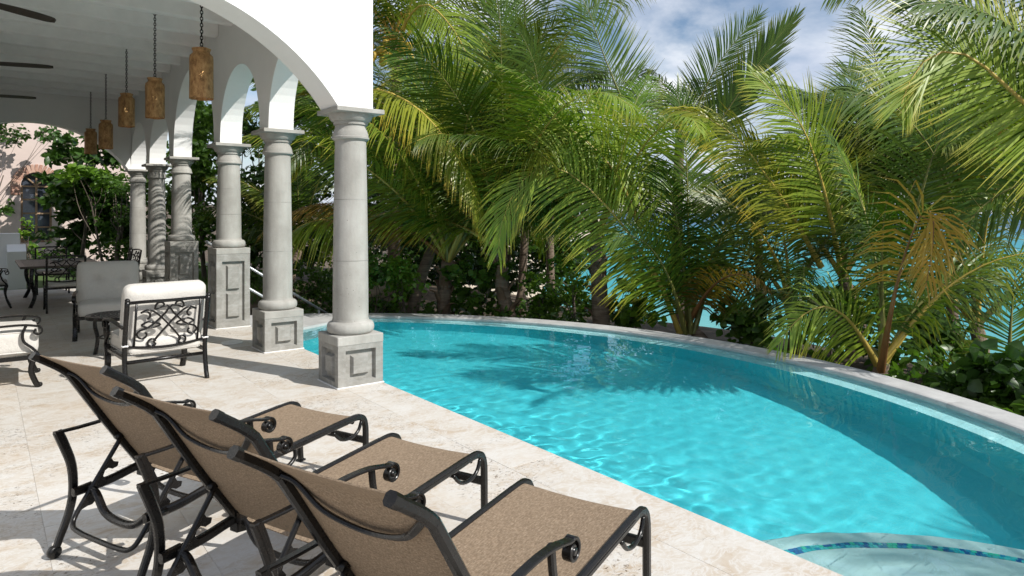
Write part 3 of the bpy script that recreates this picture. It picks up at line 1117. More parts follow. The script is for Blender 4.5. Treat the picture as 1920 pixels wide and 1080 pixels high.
def make_lounger():
    root = empty('sun_lounger')
    br = M['bronze']
    for s in (1, -1):
        y = s * HWD
        rail = crom(xz([(0.03, 0.30), (0.20, 0.305), (0.40, 0.335), (0.90, 0.372), (1.24, 0.395)], y), 5)
        o = MB().strap(rail, (0, 1, 0), 0.030, 0.040).build('side_rail', br, root)
        grv = [p + Vector((0, s * 0.0155, 0)) for p in rail]
        MB().strap(grv, (0, 1, 0), 0.004, 0.012).build('rail_groove', br, o)
        leg = xz([(1.225, 0.394), (1.30, 0.398), (1.345, 0.392), (1.378, 0.370), (1.392, 0.33), (1.396, 0.28), (1.398, 0.10), (1.405, 0.0)], y)
        o = MB().strap(crom(leg, 4), (0, 1, 0), 0.031, 0.037).build('leg', br, root)
        MB().box(1.380, 1.430, y - 0.022, y + 0.022, 0.0, 0.012, 0.003).build('foot_pad', br, o)
        # curled bracket between rail and front leg
        bt = MB().tube(crom(xz([(1.13, 0.355), (1.19, 0.30), (1.27, 0.285), (1.33, 0.31), (1.36, 0.365)], y), 5), 0.010, 8)
        bt.build('bracket', br, root, True)
        # drop loop with a small knob under the rail
        lp = MB().tube(crom(xz([(0.86, 0.345), (0.86, 0.30), (0.81, 0.265), (0.73, 0.262), (0.66, 0.265)], y * 0.96), 5), 0.011, 8)
        lp.ball((0.655, y * 0.96, 0.250), 0.019, 8)
        lp.build('wheel_strut', br, root, True)
        # rear leg, bowed, with its caster
        ya = s * (HWD + 0.042)
        rl = crom(xz([(-0.015, 0.60), (0.015, 0.52), (0.045, 0.42), (0.052, 0.30), (0.035, 0.20), (-0.005, 0.09), (-0.022, 0.045)], ya), 5)
        nl = len(rl)
        o = MB().strap(rl, (0, 1, 0), 0.028, [0.042 - 0.014 * abs(i / nl - 0.1) for i in range(nl)]).build('leg', br, root)
        MB().strap([p + Vector((0, s * 0.0145, 0)) for p in rl], (0, 1, 0), 0.004, 0.012).build('leg_bead', br, o)
        cb = MB()
        cb.add(*[(lambda q: q)(t_) for t_ in (lambda m_: (m_.v, m_.f))(MB().lathe([(0.001, -0.016), (0.026, -0.016), (0.030, -0.009), (0.030, 0.009), (0.026, 0.016), (0.001, 0.016)], 16))])
        cb.v = [(x - 0.030, y_ if False else z + ya, y_ + 0.030) for x, y_, z in cb.v]
        cb.build('caster', br, o, True)
        # joint between rear leg and rail
        MB().tube(xz([(0.05, 0.30), (0.12, 0.305)], s * (HWD + 0.015)), 0.017, 8).build('leg_joint', br, root, True)
        # armrest with a scrolled end
        sp = spiral((0.640, 0.546), 0.043, 0.014, math.radians(118), math.radians(-330), 26)
        arm = crom(xz([(-0.030, 0.598), (0.10, 0.597), (0.25, 0.604), (0.40, 0.612), (0.52, 0.606)] + [p for p in sp[::2]], ya), 3)
        na = len(arm)
        o = MB().strap(arm, (0, 1, 0), [0.027 + 0.010 * min(1, 4 * i / na) - (0.008 * max(0, (i / na - 0.7) / 0.3)) for i in range(na)], 0.012).build('armrest', br, root)
        MB().tube([(0.640, ya - 0.019, 0.546), (0.640, ya + 0.019, 0.546)], 0.013, 12).build('scroll_boss', br, o, True)
        post = crom(xz([(0.545, 0.600), (0.555, 0.52), (0.575, 0.43), (0.600, 0.352)], s * (HWD + 0.024)), 4)
        MB().strap(post, (0, 1, 0), 0.024, 0.028).build('arm_post', br, root)
        # back rail with bent top and its end cap
        bk = crom(xz(BACK, y), 4)
        o = MB().strap(bk, (0, 1, 0), 0.033, 0.034).build('back_rail', br, root)
        MB().strap(xz([(-0.118, 0.980), (-0.140, 0.996)], y), (0, 1, 0), 0.036, 0.037).build('end_cap', br, o)
        MB().tube([(0.235, y - s * 0.03, 0.515), (0.235, y + s * 0.002, 0.515)], 0.019, 10).build('pivot_knob', br, o, True)
        pl = MB().prism([(0.345, 0.275), (0.400, 0.265), (0.425, 0.30), (0.400, 0.345), (0.345, 0.375)], 1, y - 0.023, y + 0.023)
        pl.build('hinge_plate', br, o)
    # cross pieces
    q = HWD - 0.012
    MB().strap(crom([(0.005, q, 0.885), (0.028, q * 0.86, 0.862), (0.055, q * 0.55, 0.790), (0.072, 0, 0.760), (0.055, -q * 0.55, 0.790), (0.028, -q * 0.86, 0.862), (0.005, -q, 0.885)], 6), (0.5, 0, 0.86), 0.014, 0.024).build('back_stretcher', br, root)
    MB().tube(crom([(0.385, q, 0.315), (0.375, q * 0.85, 0.30), (0.365, q * 0.55, 0.245), (0.365, 0, 0.228), (0.365, -q * 0.55, 0.245), (0.375, -q * 0.85, 0.30), (0.385, -q, 0.315)], 6), 0.013, 8).build('hinge_bar', br, root, True)
    MB().tube(crom([(0.10, q, 0.300), (0.10, q * 0.80, 0.285), (0.09, q * 0.45, 0.215), (0.09, 0, 0.195), (0.09, -q * 0.45, 0.215), (0.10, -q * 0.80, 0.285), (0.10, -q, 0.300)], 6), 0.018, 10).build('rear_stretcher', br, root, True)
    MB().strap([(1.395, q, 0.235), (1.395, -q, 0.235)], (0, 0, 1), 0.042, 0.026).build('foot_stretcher', br, root)
    MB().tube([(1.30, q, 0.372), (1.30, -q, 0.372)], 0.014, 10).build('sling_bar', br, root, True)
    # recline bracket: U tube with notched plates
    u = q - 0.02
    ux, uz = 0.238, 0.515
    lx, lz = 0.002, 0.165
    t = crom([(ux, u, uz), (ux + (lx - ux) * 0.5, u, uz + (lz - uz) * 0.5), (lx + 0.03, u, lz + 0.045), (lx, u * 0.90, lz), (lx - 0.008, u * 0.62, lz - 0.012), (lx - 0.010, 0, lz - 0.014),
              (lx - 0.008, -u * 0.62, lz - 0.012), (lx, -u * 0.90, lz), (lx + 0.03, -u, lz + 0.045), (ux + (lx - ux) * 0.5, -u, uz + (lz - uz) * 0.5), (ux, -u, uz)], 6)
    rb = MB().tube(t, 0.0115, 8).build('recline_bracket', br, root, True)
    d = Vector((lx - ux, 0, lz - uz)).normalized()
    nn = Vector((-d.z, 0, d.x)) * -1
    if nn.x < 0:
        nn = -nn
    for s in (1, -1):
        pb = MB()
        base = Vector((ux, 0, uz))
        prof = []
        for k, (al, ht) in enumerate([(0.10, 0.0), (0.115, 0.030), (0.11, 0.055), (0.13, 0.062), (0.148, 0.045), (0.150, 0.022), (0.165, 0.014), (0.19, 0.020), (0.20, 0.048), (0.218, 0.052), (0.232, 0.035), (0.235, 0.018),
                                       (0.26, 0.016), (0.285, 0.026), (0.30, 0.050), (0.318, 0.046), (0.330, 0.028), (0.35, 0.012), (0.37, 0.0)]):
            p = base + d * al + nn * ht
            prof.append((p.x, p.z))
        pb.prism(prof, 1, s * u - 0.004, s * u + 0.004)
        pb.build('notch_plate', br, rb)
    # slings
    def sling(path, sag, name):
        nw = 12
        v, f = [], []
        P = [Vector(p) for p in path]
        m = len(P)
        for side in (0, 1):
            for i in range(m):
                tt = (P[min(i + 1, m - 1)] - P[max(i - 1, 0)]).normalized()
                nv = Vector((-tt.z, 0, tt.x))
                if nv.z < 0:
                    nv = -nv
                for k in range(nw + 1):
                    yy = -1 + 2 * k / nw
                    off = -sag * (1 - yy * yy) - (0.0045 if side else 0.0)
                    p = P[i] + nv * off
                    v.append((p.x, yy * (HWD - 0.012), p.z))
        A = m * (nw + 1)
        for i in range(m - 1):
            for k in range(nw):
                a = i * (nw + 1) + k
                f.append((a, a + nw + 1, a + nw + 2, a + 1))
                f.append((A + a, A + a + 1, A + a + nw + 2, A + a + nw + 1))
        for i in range(m - 1):
            for k in (0, nw):
                a = i * (nw + 1) + k
                f.append((a, A + a, A + a + nw + 1, a + nw + 1))
        for k in range(nw):
            for i in (0, m - 1):
                a = i * (nw + 1) + k
                f.append((a, a + 1, A + a + 1, A + a))
        o = mesh_obj(name, v, f, M['sling'], root)
        return auto_smooth(o, 50)
    sling(crom([(0.385, 0, 0.318), (0.55, 0, 0.352), (0.90, 0, 0.380), (1.22, 0, 0.402), (1.30, 0, 0.404), (1.335, 0, 0.392)], 5), 0.009, 'seat_sling')
    ob = sling(crom([(b[0] + 0.012, 0, b[1] + 0.010) for b in BACK[1:]], 4), 0.006, 'back_sling')
    return root


l1 = make_lounger()
LP = [((0.430, 3.630), 22.5), ((0.628, 2.668), 21.5), ((0.780, 1.728), 20.0)]
LL = ['tan sling sun lounger farthest back of the three, behind the other two', 'tan sling sun lounger in the middle of the three by the pool',
      'tan sling sun lounger at the front of the three, its foot end nearest the pool']
LG = []
for i, (p, a) in enumerate(LP):
    o = l1 if i == 0 else copy_tree(l1)
    o.location = (p[0], p[1], 0.0)
    o.rotation_euler = (0, 0, R(a))
    o.scale = (1.05, 1.0, 1.0)
    tag(o, LL[i], 'sun lounger', 'sun loungers lined up on the deck')


# ------------------------------------------------------------------ cushions and scroll-back chairs
def cushion_mesh(wx, wy, wz, r=0.05, puff=0.03, tufts=(), n=14, seed=0):
    """soft box, x width, y depth, z height, centred at the origin; puffed on +z and -z; tufts = [(x, y, depth)]."""
    rr = random.Random(seed)
    ph = [rr.uniform(0, 6.28) for _ in range(6)]
    v, f = [], []
    index = {}

    def vid(i, j, k):
        key = (i, j, k)
        if key in index:
            return index[key]
        p = Vector((2 * i / n - 1, 2 * j / n - 1, 2 * k / n - 1))
        q = Vector((p.x * wx / 2, p.y * wy / 2, p.z * wz / 2))
        inn = Vector((max(-wx / 2 + r, min(wx / 2 - r, q.x)), max(-wy / 2 + r, min(wy / 2 - r, q.y)), max(-wz / 2 + r, min(wz / 2 - r, q.z))))
        dlt = q - inn
        if dlt.length > 1e-9:
            big = max(abs(dlt.x), abs(dlt.y), abs(dlt.z))
            q = inn + dlt.normalized() * big
        k_ = (1 - p.x ** 4) * (1 - p.y ** 4)
        q.z += puff * k_ * p.z
        q.x *= 1 + 0.018 * math.sin(3.1 * q.z / wz + ph[0]) * (1 - p.y ** 2)
        q.z += 0.005 * math.sin(q.x * 17 + ph[1] + 2 * math.sin(q.y * 9)) * k_
        for tx, ty, dp in tufts:
            d2 = ((q.x - tx) ** 2 + (q.y - ty) ** 2)
            if p.z > 0:
                q.z -= dp * math.exp(-d2 / 0.0022) + dp * 0.35 * math.exp(-((q.y - ty) ** 2) / 0.0012) * math.exp(-abs(q.x - tx) / 0.12)
        index[key] = len(v)
        v.append(tuple(q))
        return index[key]
    for a in range(n):
        for b in range(n):
            f.append((vid(a, b, n), vid(a + 1, b, n), vid(a + 1, b + 1, n), vid(a, b + 1, n)))
            f.append((vid(a, b, 0), vid(a, b + 1, 0), vid(a + 1, b + 1, 0), vid(a + 1, b, 0)))
            f.append((vid(a, 0, b), vid(a + 1, 0, b), vid(a + 1, 0, b + 1), vid(a, 0, b + 1)))
            f.append((vid(a, n, b), vid(a, n, b + 1), vid(a + 1, n, b + 1), vid(a + 1, n, b)))
            f.append((vid(0, a, b), vid(0, a, b + 1), vid(0, a + 1, b + 1), vid(0, a + 1, b)))
            f.append((vid(n, a, b), vid(n, a + 1, b), vid(n, a + 1, b + 1), vid(n, a, b + 1)))
    return v, f


def curl(c, r0, r1, a0, turn, n=12):
    return spiral(c, r0, r1, math.radians(a0), math.radians(a0 + turn), n)


def scroll_paths():
    """eight-curl interlaced lattice in a 0.50 x 0.42 panel, u right, v up, centre (0,0)."""
    one = curl((-0.066, 0.148), 0.020, 0.047, -20, 260, 10)[:-1] + [(-0.020, 0.150), (0.030, 0.085), (0.095, 0.015), (0.150, -0.030), (0.205, -0.050)] + curl((0.182, -0.085), 0.047, 0.020, 40, -270, 10)[1:]
    two = curl((-0.172, 0.064), 0.022, 0.054, -60, 220, 10)[:-1] + [(-0.165, 0.122), (-0.115, 0.105), (-0.055, 0.050), (0.0, -0.015), (0.055, -0.085), (0.10, -0.150)] + curl((0.115, -0.165), 0.030, 0.030, -190, 110, 4)[1:] + curl((0.108, -0.158), 0.042, 0.020, -60, 220, 10)[1:]
    out = []
    for p in (one, two):
        out.append(p)
        out.append([(-a, b) for a, b in p])
    lp = [(-0.20, -0.005), (-0.15, 0.022), (-0.09, 0.005), (-0.06, -0.012), (-0.10, -0.030), (-0.16, -0.028), (-0.20, -0.005)]
    out.append(lp)
    out.append([(-a, b) for a, b in lp])
    return out


SCROLL = scroll_paths()


def put_scroll(parent, mp_, sx, sy, r, mat, name='scrollwork'):
    b = MB()
    for p in SCROLL:
        pts = crom([(u * sx, v * sy, 0) for u, v in p], 2)
        b.tube([mp_(q.x, q.y) for q in pts], r, 6)
    return b.build(name, mat, parent, True)


def make_armchair(cush=True):
    """deep armchair: +Y is forward (where the sitter looks), origin on the floor under the seat centre."""
    root = empty('armchair')
    br = M['bronze']
    W = 0.362
    for s in (1, -1):
        post = crom([(s * W, -0.40, 0.0), (s * W, -0.365, 0.10), (s * W, -0.335, 0.28), (s * W, -0.345, 0.45), (s * W, -0.395, 0.66), (s * W, -0.435, 0.83)], 4)
        o = MB().tube(post, 0.023, 10).build('leg', br, root, True)
        MB().ball((s * W, -0.437, 0.838), 0.024, 8).build('finial', br, o, True)
        MB().ball((s * W, -0.402, 0.012), 0.020, 8, (1, 1, 0.6)).build('foot', br, o, True)
        fl_ = crom([(s * W, 0.36, 0.0), (s * W, 0.33, 0.06), (s * W, 0.30, 0.16), (s * W, 0.315, 0.26), (s * W, 0.335, 0.33)], 4)
        o = MB().strap(fl_, (1, 0, 0), 0.056, 0.048).build('leg', br, root)
        MB().ball((s * W, 0.37, 0.022), 0.022, 8).build('foot', br, o, True)
        # S-curved arm: up from the front leg, back to the post, scroll in front
        ax = s * (W + 0.012)
        sp = spiral((0.345, 0.535), 0.050, 0.014, math.radians(105), math.radians(-260), 18)
        arm = [(ax, y_, z_) for y_, z_ in [(-0.37, 0.575), (-0.20, 0.585), (0.0, 0.595), (0.18, 0.600), (0.27, 0.595)]] + [(ax, p[0], p[1]) for p in sp[::2]]
        MB().strap(crom(arm, 3), (1, 0, 0), 0.046, 0.018).build('armrest', br, root)
        sup = crom([(ax, 0.26, 0.590), (ax, 0.235, 0.52), (ax, 0.245, 0.44), (ax, 0.31, 0.375), (ax, 0.355, 0.315)], 4)
        MB().strap(sup, (1, 0, 0), 0.030, 0.024).build('arm_post', br, root)
        MB().strap([(s * W, -0.335, 0.285), (s * W, 0.325, 0.285)], (1, 0, 0), 0.028, 0.040).build('side_rail', br, root)
        if cush:
            MB().tube([(s * W + s * 0.024 * math.cos(t), -0.345 + 0.027 * math.sin(t), 0.405 + 0.003 * math.sin(3 * t)) for t in np.linspace(0, 2 * math.pi, 13)], 0.008, 6).build('cushion_tie', M['strap_white'], root, True)
    MB().strap([(-W, 0.325, 0.285), (W, 0.325, 0.285)], (0, 0, 1), 0.040, 0.026).build('front_rail', br, root)
    MB().tube([(-W, -0.335, 0.245), (W, -0.335, 0.245)], 0.018, 8).build('rear_rail', br, root, True)

    def bp(u, v):
        z = 0.60 + v
        y = -0.345 - (z - 0.45) * 0.235 - 0.030 * (1 - (u / W) ** 2)
        return (u, y, z)
    top = crom([bp(-W, 0.215), bp(-W * 0.6, 0.220), bp(0, 0.218), bp(W * 0.6, 0.220), bp(W, 0.215)], 5)
    MB().strap(top, (0, 0, 1), 0.030, 0.024).build('top_rail', br, root)
    low = crom([bp(-W, -0.205), bp(-W * 0.5, -0.228), bp(0, -0.238), bp(W * 0.5, -0.228), bp(W, -0.205)], 5)
    MB().strap(low, (0, 0, 1), 0.024, 0.020).build('lower_rail', br, root)
    for s in (1, -1):
        MB().tube([bp(s * 0.285, -0.205), bp(s * 0.285, 0.21)], 0.011, 8).build('back_bar', br, root, True)
    put_scroll(root, bp, 1.18, 1.14, 0.0098, br)
    if cush:
        v, f = cushion_mesh(0.67, 0.70, 0.16, 0.045, 0.018, seed=2)
        o = mesh_obj('seat_cushion', v, f, M['cushion'], root, True)
        o.location = (0, 0.01, 0.385)
        pipe = [(-0.330, -0.335), (0.330, -0.335), (0.330, 0.335), (-0.330, 0.335), (-0.330, -0.335)]
        for zz in (-0.066, 0.066):
            rp = []
            for k in range(4):
                (a, b_), (c, d_) = pipe[k], pipe[k + 1]
                for t_ in np.linspace(0.05, 0.95, 8):
                    rp.append((a + (c - a) * t_, b_ + (d_ - b_) * t_, zz))
            rp.append(rp[0])
            MB().tube(rp, 0.0055, 6).build('piping', M['cushion'], o, True)
        v, f = cushion_mesh(0.74, 0.60, 0.17, 0.07, 0.022, [(-0.15, 0.04, 0.055), (0.15, 0.04, 0.055)], seed=4)
        o = mesh_obj('back_cushion', v, f, M['cushion'], root, True)
        o.location = (0, -0.258, 0.685)
        o.rotation_euler = (R(76), 0, math.pi)
    return root


CG = 'cushioned scroll-back armchairs'
ch = make_armchair()
ch.location = (1.39, 7.64, 0.0)
ch.rotation_euler = (0, 0, R(5))
tag(ch, 'sunlit armchair showing its black scrollwork back, beyond the loungers', 'armchair', CG)
c2 = copy_tree(ch)
c2.location = (1.36, 10.70, 0)
c2.rotation_euler = (0, 0, R(172))
tag(c2, 'shaded armchair with tufted cushion facing us behind the round side table', 'armchair', CG)
c3 = copy_tree(ch)
for o in [o for o in col.objects if o.parent == c3 and o.name.startswith('seat_cushion')]:
    o.scale = (1, 1, 1.45)
    o.location.z += 0.045
c3.location = (0.085, 8.27, 0)
c3.rotation_euler = (0, 0, R(-92))
tag(c3, 'armchair cut off by the edge of the view with white seat cushion and curled arms', 'armchair', CG)


# ------------------------------------------------------------------ round side table with a pierced top
def make_side_table():
    root = empty('side_table', (1.27, 9.12, 0))
    br = M['bronze']
    b = MB()
    rings = [(0.0, 0.035, 0, 0), (0.055, 0.075, 10, 0.5), (0.075, 0.09, 0, 0), (0.09, 0.125, 14, 0.55), (0.125, 0.14, 0, 0), (0.14, 0.178, 20, 0.55), (0.178, 0.192, 0, 0), (0.192, 0.230, 26, 0.55), (0.230, 0.245, 0, 0), (0.245, 0.283, 32, 0.55), (0.283, 0.335, 0, 0)]
    rings.insert(1, (0.035, 0.055, 8, 0.4))
    z0, z1 = 0.455, 0.473

    def sector(r0, r1, a0, a1, k):
        v = []
        for t in np.linspace(a0, a1, k + 1):
            for r_ in (max(r0, 1e-4), r1):
                v += [(r_ * math.cos(t), r_ * math.sin(t), z0), (r_ * math.cos(t), r_ * math.sin(t), z1)]
        f = []
        for i in range(k):
            a, c = i * 4, (i + 1) * 4
            f += [(a + 1, a + 3, c + 3, c + 1), (a, c, c + 2, a + 2), (a + 2, c + 2, c + 3, a + 3), (a, a + 1, c + 1, c)]
        if a1 - a0 < 6.2:
            f += [(0, 2, 3, 1), (4 * k, 4 * k + 1, 4 * k + 3, 4 * k + 2)]
        b.add(v, f)
    for i, (r0, r1, cnt, frac) in enumerate(rings):
        if cnt == 0:
            sector(r0, r1, 0, 2 * math.pi, 40)
        else:
            for k in range(cnt):
                a0 = 2 * math.pi * (k + 0.5 * (i % 2)) / cnt
                sector(r0, r1, a0, a0 + 2 * math.pi / cnt * (1 - frac), 2)
    b.build('pierced_top', br, root)
    MB().lathe([(0.326, 0.435), (0.338, 0.437), (0.338, 0.474), (0.330, 0.476), (0.326, 0.470)], 48).build('rim', br, root, False)
    col.objects[-1]
    for k in range(4):
        a = math.pi / 4 + k * math.pi / 2 + 0.15
        d = Vector((math.cos(a), math.sin(a), 0))
        path = crom([d * 0.27 + Vector((0, 0, 0.455)), d * 0.275 + Vector((0, 0, 0.33)), d * 0.245 + Vector((0, 0, 0.18)), d * 0.275 + Vector((0, 0, 0.0))], 5)
        MB().strap(path, d.cross(Vector((0, 0, 1))), 0.042, 0.036).build('leg', br, root)
    MB().lathe([(0.19, 0.21), (0.205, 0.212), (0.205, 0.225), (0.19, 0.227)], 32).build('leg_ring', br, root)
    return root


stb = make_side_table()
# the rim must be an open hoop: rebuild without the end caps
for o in [o for o in col.objects if o.parent == stb and o.name.startswith(('rim', 'leg_ring'))]:
    me = o.data
    keep = [tuple(p.vertices) for p in me.polygons if len(p.vertices) == 4]
    vv = [tuple(q.co) for q in me.vertices]
    me.clear_geometry()
    me.from_pydata(vv, [], keep)
tag(stb, 'round dark metal side table with pierced top between the armchairs', 'table')


# ------------------------------------------------------------------ dining table and chairs
def make_dining_chair():
    root = empty('dining_chair')
    br = M['bronze']
    W = 0.27
    for s in (1, -1):
        MB().tube(crom([(s * W, -0.32, 0), (s * W, -0.27, 0.14), (s * W, -0.235, 0.40), (s * W, -0.26, 0.62), (s * W, -0.31, 0.93)], 4), 0.017, 8).build('leg', br, root, True)
        MB().tube(crom([(s * W, 0.29, 0.0), (s * W, 0.24, 0.12), (s * W, 0.21, 0.26), (s * W, 0.235, 0.40)], 4), 0.017, 8).build('leg', br, root, True)
        ax = s * (W + 0.015)
        sp = spiral((0.225, 0.615), 0.040, 0.012, math.radians(100), math.radians(-250), 14)
        MB().strap(crom([(ax, y_, z_) for y_, z_ in [(-0.265, 0.65), (-0.1, 0.66), (0.08, 0.662), (0.17, 0.658)]] + [(ax, p[0], p[1]) for p in sp[::2]], 3), (1, 0, 0), 0.036, 0.015).build('armrest', br, root)
        MB().tube(crom([(ax, 0.17, 0.655), (ax, 0.14, 0.58), (ax, 0.17, 0.49), (ax, 0.23, 0.42)], 4), 0.012, 6).build('arm_post', br, root, True)
        MB().strap([(s * W, -0.24, 0.40), (s * W, 0.235, 0.40)], (1, 0, 0), 0.024, 0.032).build('side_rail', br, root)
    MB().strap([(-W, 0.235, 0.40), (W, 0.235, 0.40)], (0, 0, 1), 0.034, 0.022).build('front_rail', br, root)
    MB().strap([(-W, -0.24, 0.40), (W, -0.24, 0.40)], (0, 0, 1), 0.034, 0.022).build('rear_rail', br, root)

    def bp(u, v):
        z = 0.72 + v
        return (u, -0.245 - (z - 0.5) * 0.155 - 0.02 * (1 - (u / W) ** 2), z)
    MB().strap(crom([bp(-W, 0.21), bp(0, 0.222), bp(W, 0.21)], 6), (0, 0, 1), 0.030, 0.022).build('top_rail', br, root)
    MB().strap(crom([bp(-W, -0.185), bp(0, -0.215), bp(W, -0.185)], 6), (0, 0, 1), 0.022, 0.018).build('lower_rail', br, root)
    put_scroll(root, bp, 1.08, 1.03, 0.009, br)
    v, f = cushion_mesh(0.52, 0.48, 0.07, 0.030, 0.012, n=8, seed=6)
    o = mesh_obj('seat_cushion', v, f, M['cushion'], root, True)
    o.location = (0, 0.0, 0.452)
    return root


DG = 'scroll-back dining chairs round the outdoor table'
dch = make_dining_chair()
spots = [((1.12, 13.86), 0, 'dining chair at the near end of the long table, its scrollwork back towards us'),
         ((0.12, 14.98), -90, 'dining chair at the long side of the table in front of the low white wall'),
         ((1.16, 17.02), 180, 'dining chair at the far end of the long table below the dark leaves'),
         ((2.10, 15.05), 97, 'dining chair beside the far columns, nearer of the two on that side'),
         ((2.12, 15.95), 84, 'dining chair beside the far columns, farther of the two on that side')]
for i, (p, a, lab) in enumerate(spots):
    o = dch if i == 0 else copy_tree(dch)
    o.location = (p[0], p[1], 0)
    o.rotation_euler = (0, 0, R(a))
    tag(o, lab, 'chair', DG)
dt = empty('dining_table', (1.14, 15.45, 0))
tag(dt, 'long dark metal dining table with a slatted top', 'table')
TW, TL = 0.58, 1.12
fr = MB()
for s in (1, -1):
    fr.box(s * TW - 0.04, s * TW + 0.04, -TL, TL, 0.695, 0.735, 0.006)
    fr.box(-TW + 0.041, TW - 0.041, s * TL - 0.04 * (1 + s), s * TL + 0.04 * (1 - s), 0.695, 0.735, 0.006)
fr.build('top_frame', M['table_slat'], dt)
sme = None
ns = 26
for k in range(ns):
    yk = -TL + 0.085 + (2 * TL - 0.17) * (k + 0.5) / ns
    if sme is None:
        o = MB().box(-TW + 0.042, TW - 0.042, -0.036, 0.036, 0.705, 0.731, 0.004).build('slat', M['table_slat'], dt)
        o.location = (0, yk, 0)
        sme = o.data
    else:
        inst('slat', sme, dt, (0, yk, 0))
for sx in (1, -1):
    for sy in (1, -1):
        MB().strap(crom([(sx * 0.44, sy * 0.90, 0.70), (sx * 0.45, sy * 0.91, 0.45), (sx * 0.40, sy * 0.86, 0.2), (sx * 0.47, sy * 0.94, 0.0)], 4), (0, 1, 0), 0.07, 0.06).build('leg', M['bronze'], dt)
bwl = MB().lathe([(0.03, 0.737), (0.05, 0.739), (0.10, 0.775), (0.105, 0.785), (0.098, 0.785), (0.05, 0.748), (0.01, 0.745)], 20).build('bowl', M['napkin'], None, True)
bwl.location = (1.14, 15.5, 0.0)
tag(bwl, 'small pale bowl standing on the long dining table', 'bowl')

# skimmer lid on the deck
lid = MB().lathe([(0.135, 0.001), (0.135, 0.008), (0.125, 0.013), (0.02, 0.013)], 32)
lid.box(-0.02, 0.02, -0.06, 0.06, 0.0131, 0.018)
lo = lid.build('skimmer_lid', M['lid'], None, False)
lo.location = (2.52, 9.05, 0)
tag(lo, 'round white skimmer lid set in the deck between two columns', 'lid')

# ------------------------------------------------------------------ lanterns on chains
LAN = [(7.72, 2.86), (10.18, 2.93), (12.45, 3.04), (14.75, 2.86), (17.0, 2.92)]
LT = ['rusty pierced lantern hanging nearest the big white arch, largest of the five', 'rusty pierced lantern hanging second from the big white arch',
      'rusty pierced lantern hanging third and highest in the row of five', 'rusty pierced lantern hanging fourth from the big white arch',
      'rusty pierced lantern hanging at the far end of the row']
link_v = MB().tube([(0.013 * math.cos(t), 0, 0.023 * math.sin(t)) for t in np.linspace(0, 2 * math.pi, 11)], 0.0050, 5, cap=False)
for i, (y, zb) in enumerate(LAN):
    L = empty('lantern', (1.84, y, 0))
    tag(L, LT[i], 'lantern', 'pierced lanterns in a row under the ceiling')
    sh = MB()
    n_, h0 = 28, 0.53
    prof = [(0.118, zb), (0.119, zb + 0.015), (0.117, zb + 0.2), (0.118, zb + 0.42), (0.114, zb + 0.455), (0.088, zb + 0.480), (0.082, zb + 0.495), (0.094, zb + 0.525), (0.095, zb + 0.53)]
    v, f = [], []
    rr = random.Random(i + 3)
    for (r_, z_) in prof:
        for k in range(n_):
            a = 2 * math.pi * k / n_
            q = r_ * (1 + 0.02 * math.sin(3 * a + i) + rr.uniform(-0.012, 0.012))
            v.append((q * math.cos(a), q * math.sin(a), z_ - zb + rr.uniform(-0.003, 0.003)))
    for a in range(len(prof) - 1):
        for k in range(n_):
            k2 = (k + 1) % n_
            f.append((a * n_ + k, a * n_ + k2, (a + 1) * n_ + k2, (a + 1) * n_ + k))
    s_ = mesh_obj('shade', v, f, M['lantern'], L, True)
    s_.location = (0, 0, zb)
    s_.rotation_euler = (0, 0, i * 1.3)
    MB().lathe([(0.088, zb + 0.522), (0.09, zb + 0.53), (0.02, zb + 0.535)], 20).build('lid', M['lantern'], L, True)
    MB().ball((0, 0, zb + 0.27), 0.028, 8, (1, 1, 1.3)).build('bulb', M['bulb'], L, True)
    MB().tube([(0, 0, zb + 0.30), (0, 0, zb + 0.53)], 0.008, 6).build('lamp_stem', M['bronze'], L)
    cb = MB()
    z = zb + 0.555
    cb.tube([(0.018 * math.cos(t), 0, zb + 0.545 + 0.018 * math.sin(t)) for t in np.linspace(0, 2 * math.pi, 13)], 0.004, 5, cap=False)
    k = 0
    zs0 = zb + 0.578
    nl = int((4.335 - zs0) / 0.034) + 1
    for k in range(nl):
        zz = zs0 + k * 0.034
        if k % 2:
            cb.add([(0, x_, z_ + zz) for x_, y_, z_ in link_v.v] if False else [(y_, x_, z_ + zz) for x_, y_, z_ in link_v.v], link_v.f)
        else:
            cb.add([(x_, y_, z_ + zz) for x_, y_, z_ in link_v.v], link_v.f)
    cb.build('chain', M['bronze'], L, True)
    MB().lathe([(0.045, 4.332), (0.04, 4.342), (0.02, 4.347)], 16).build('ceiling_hook', M['bronze'], L, True)

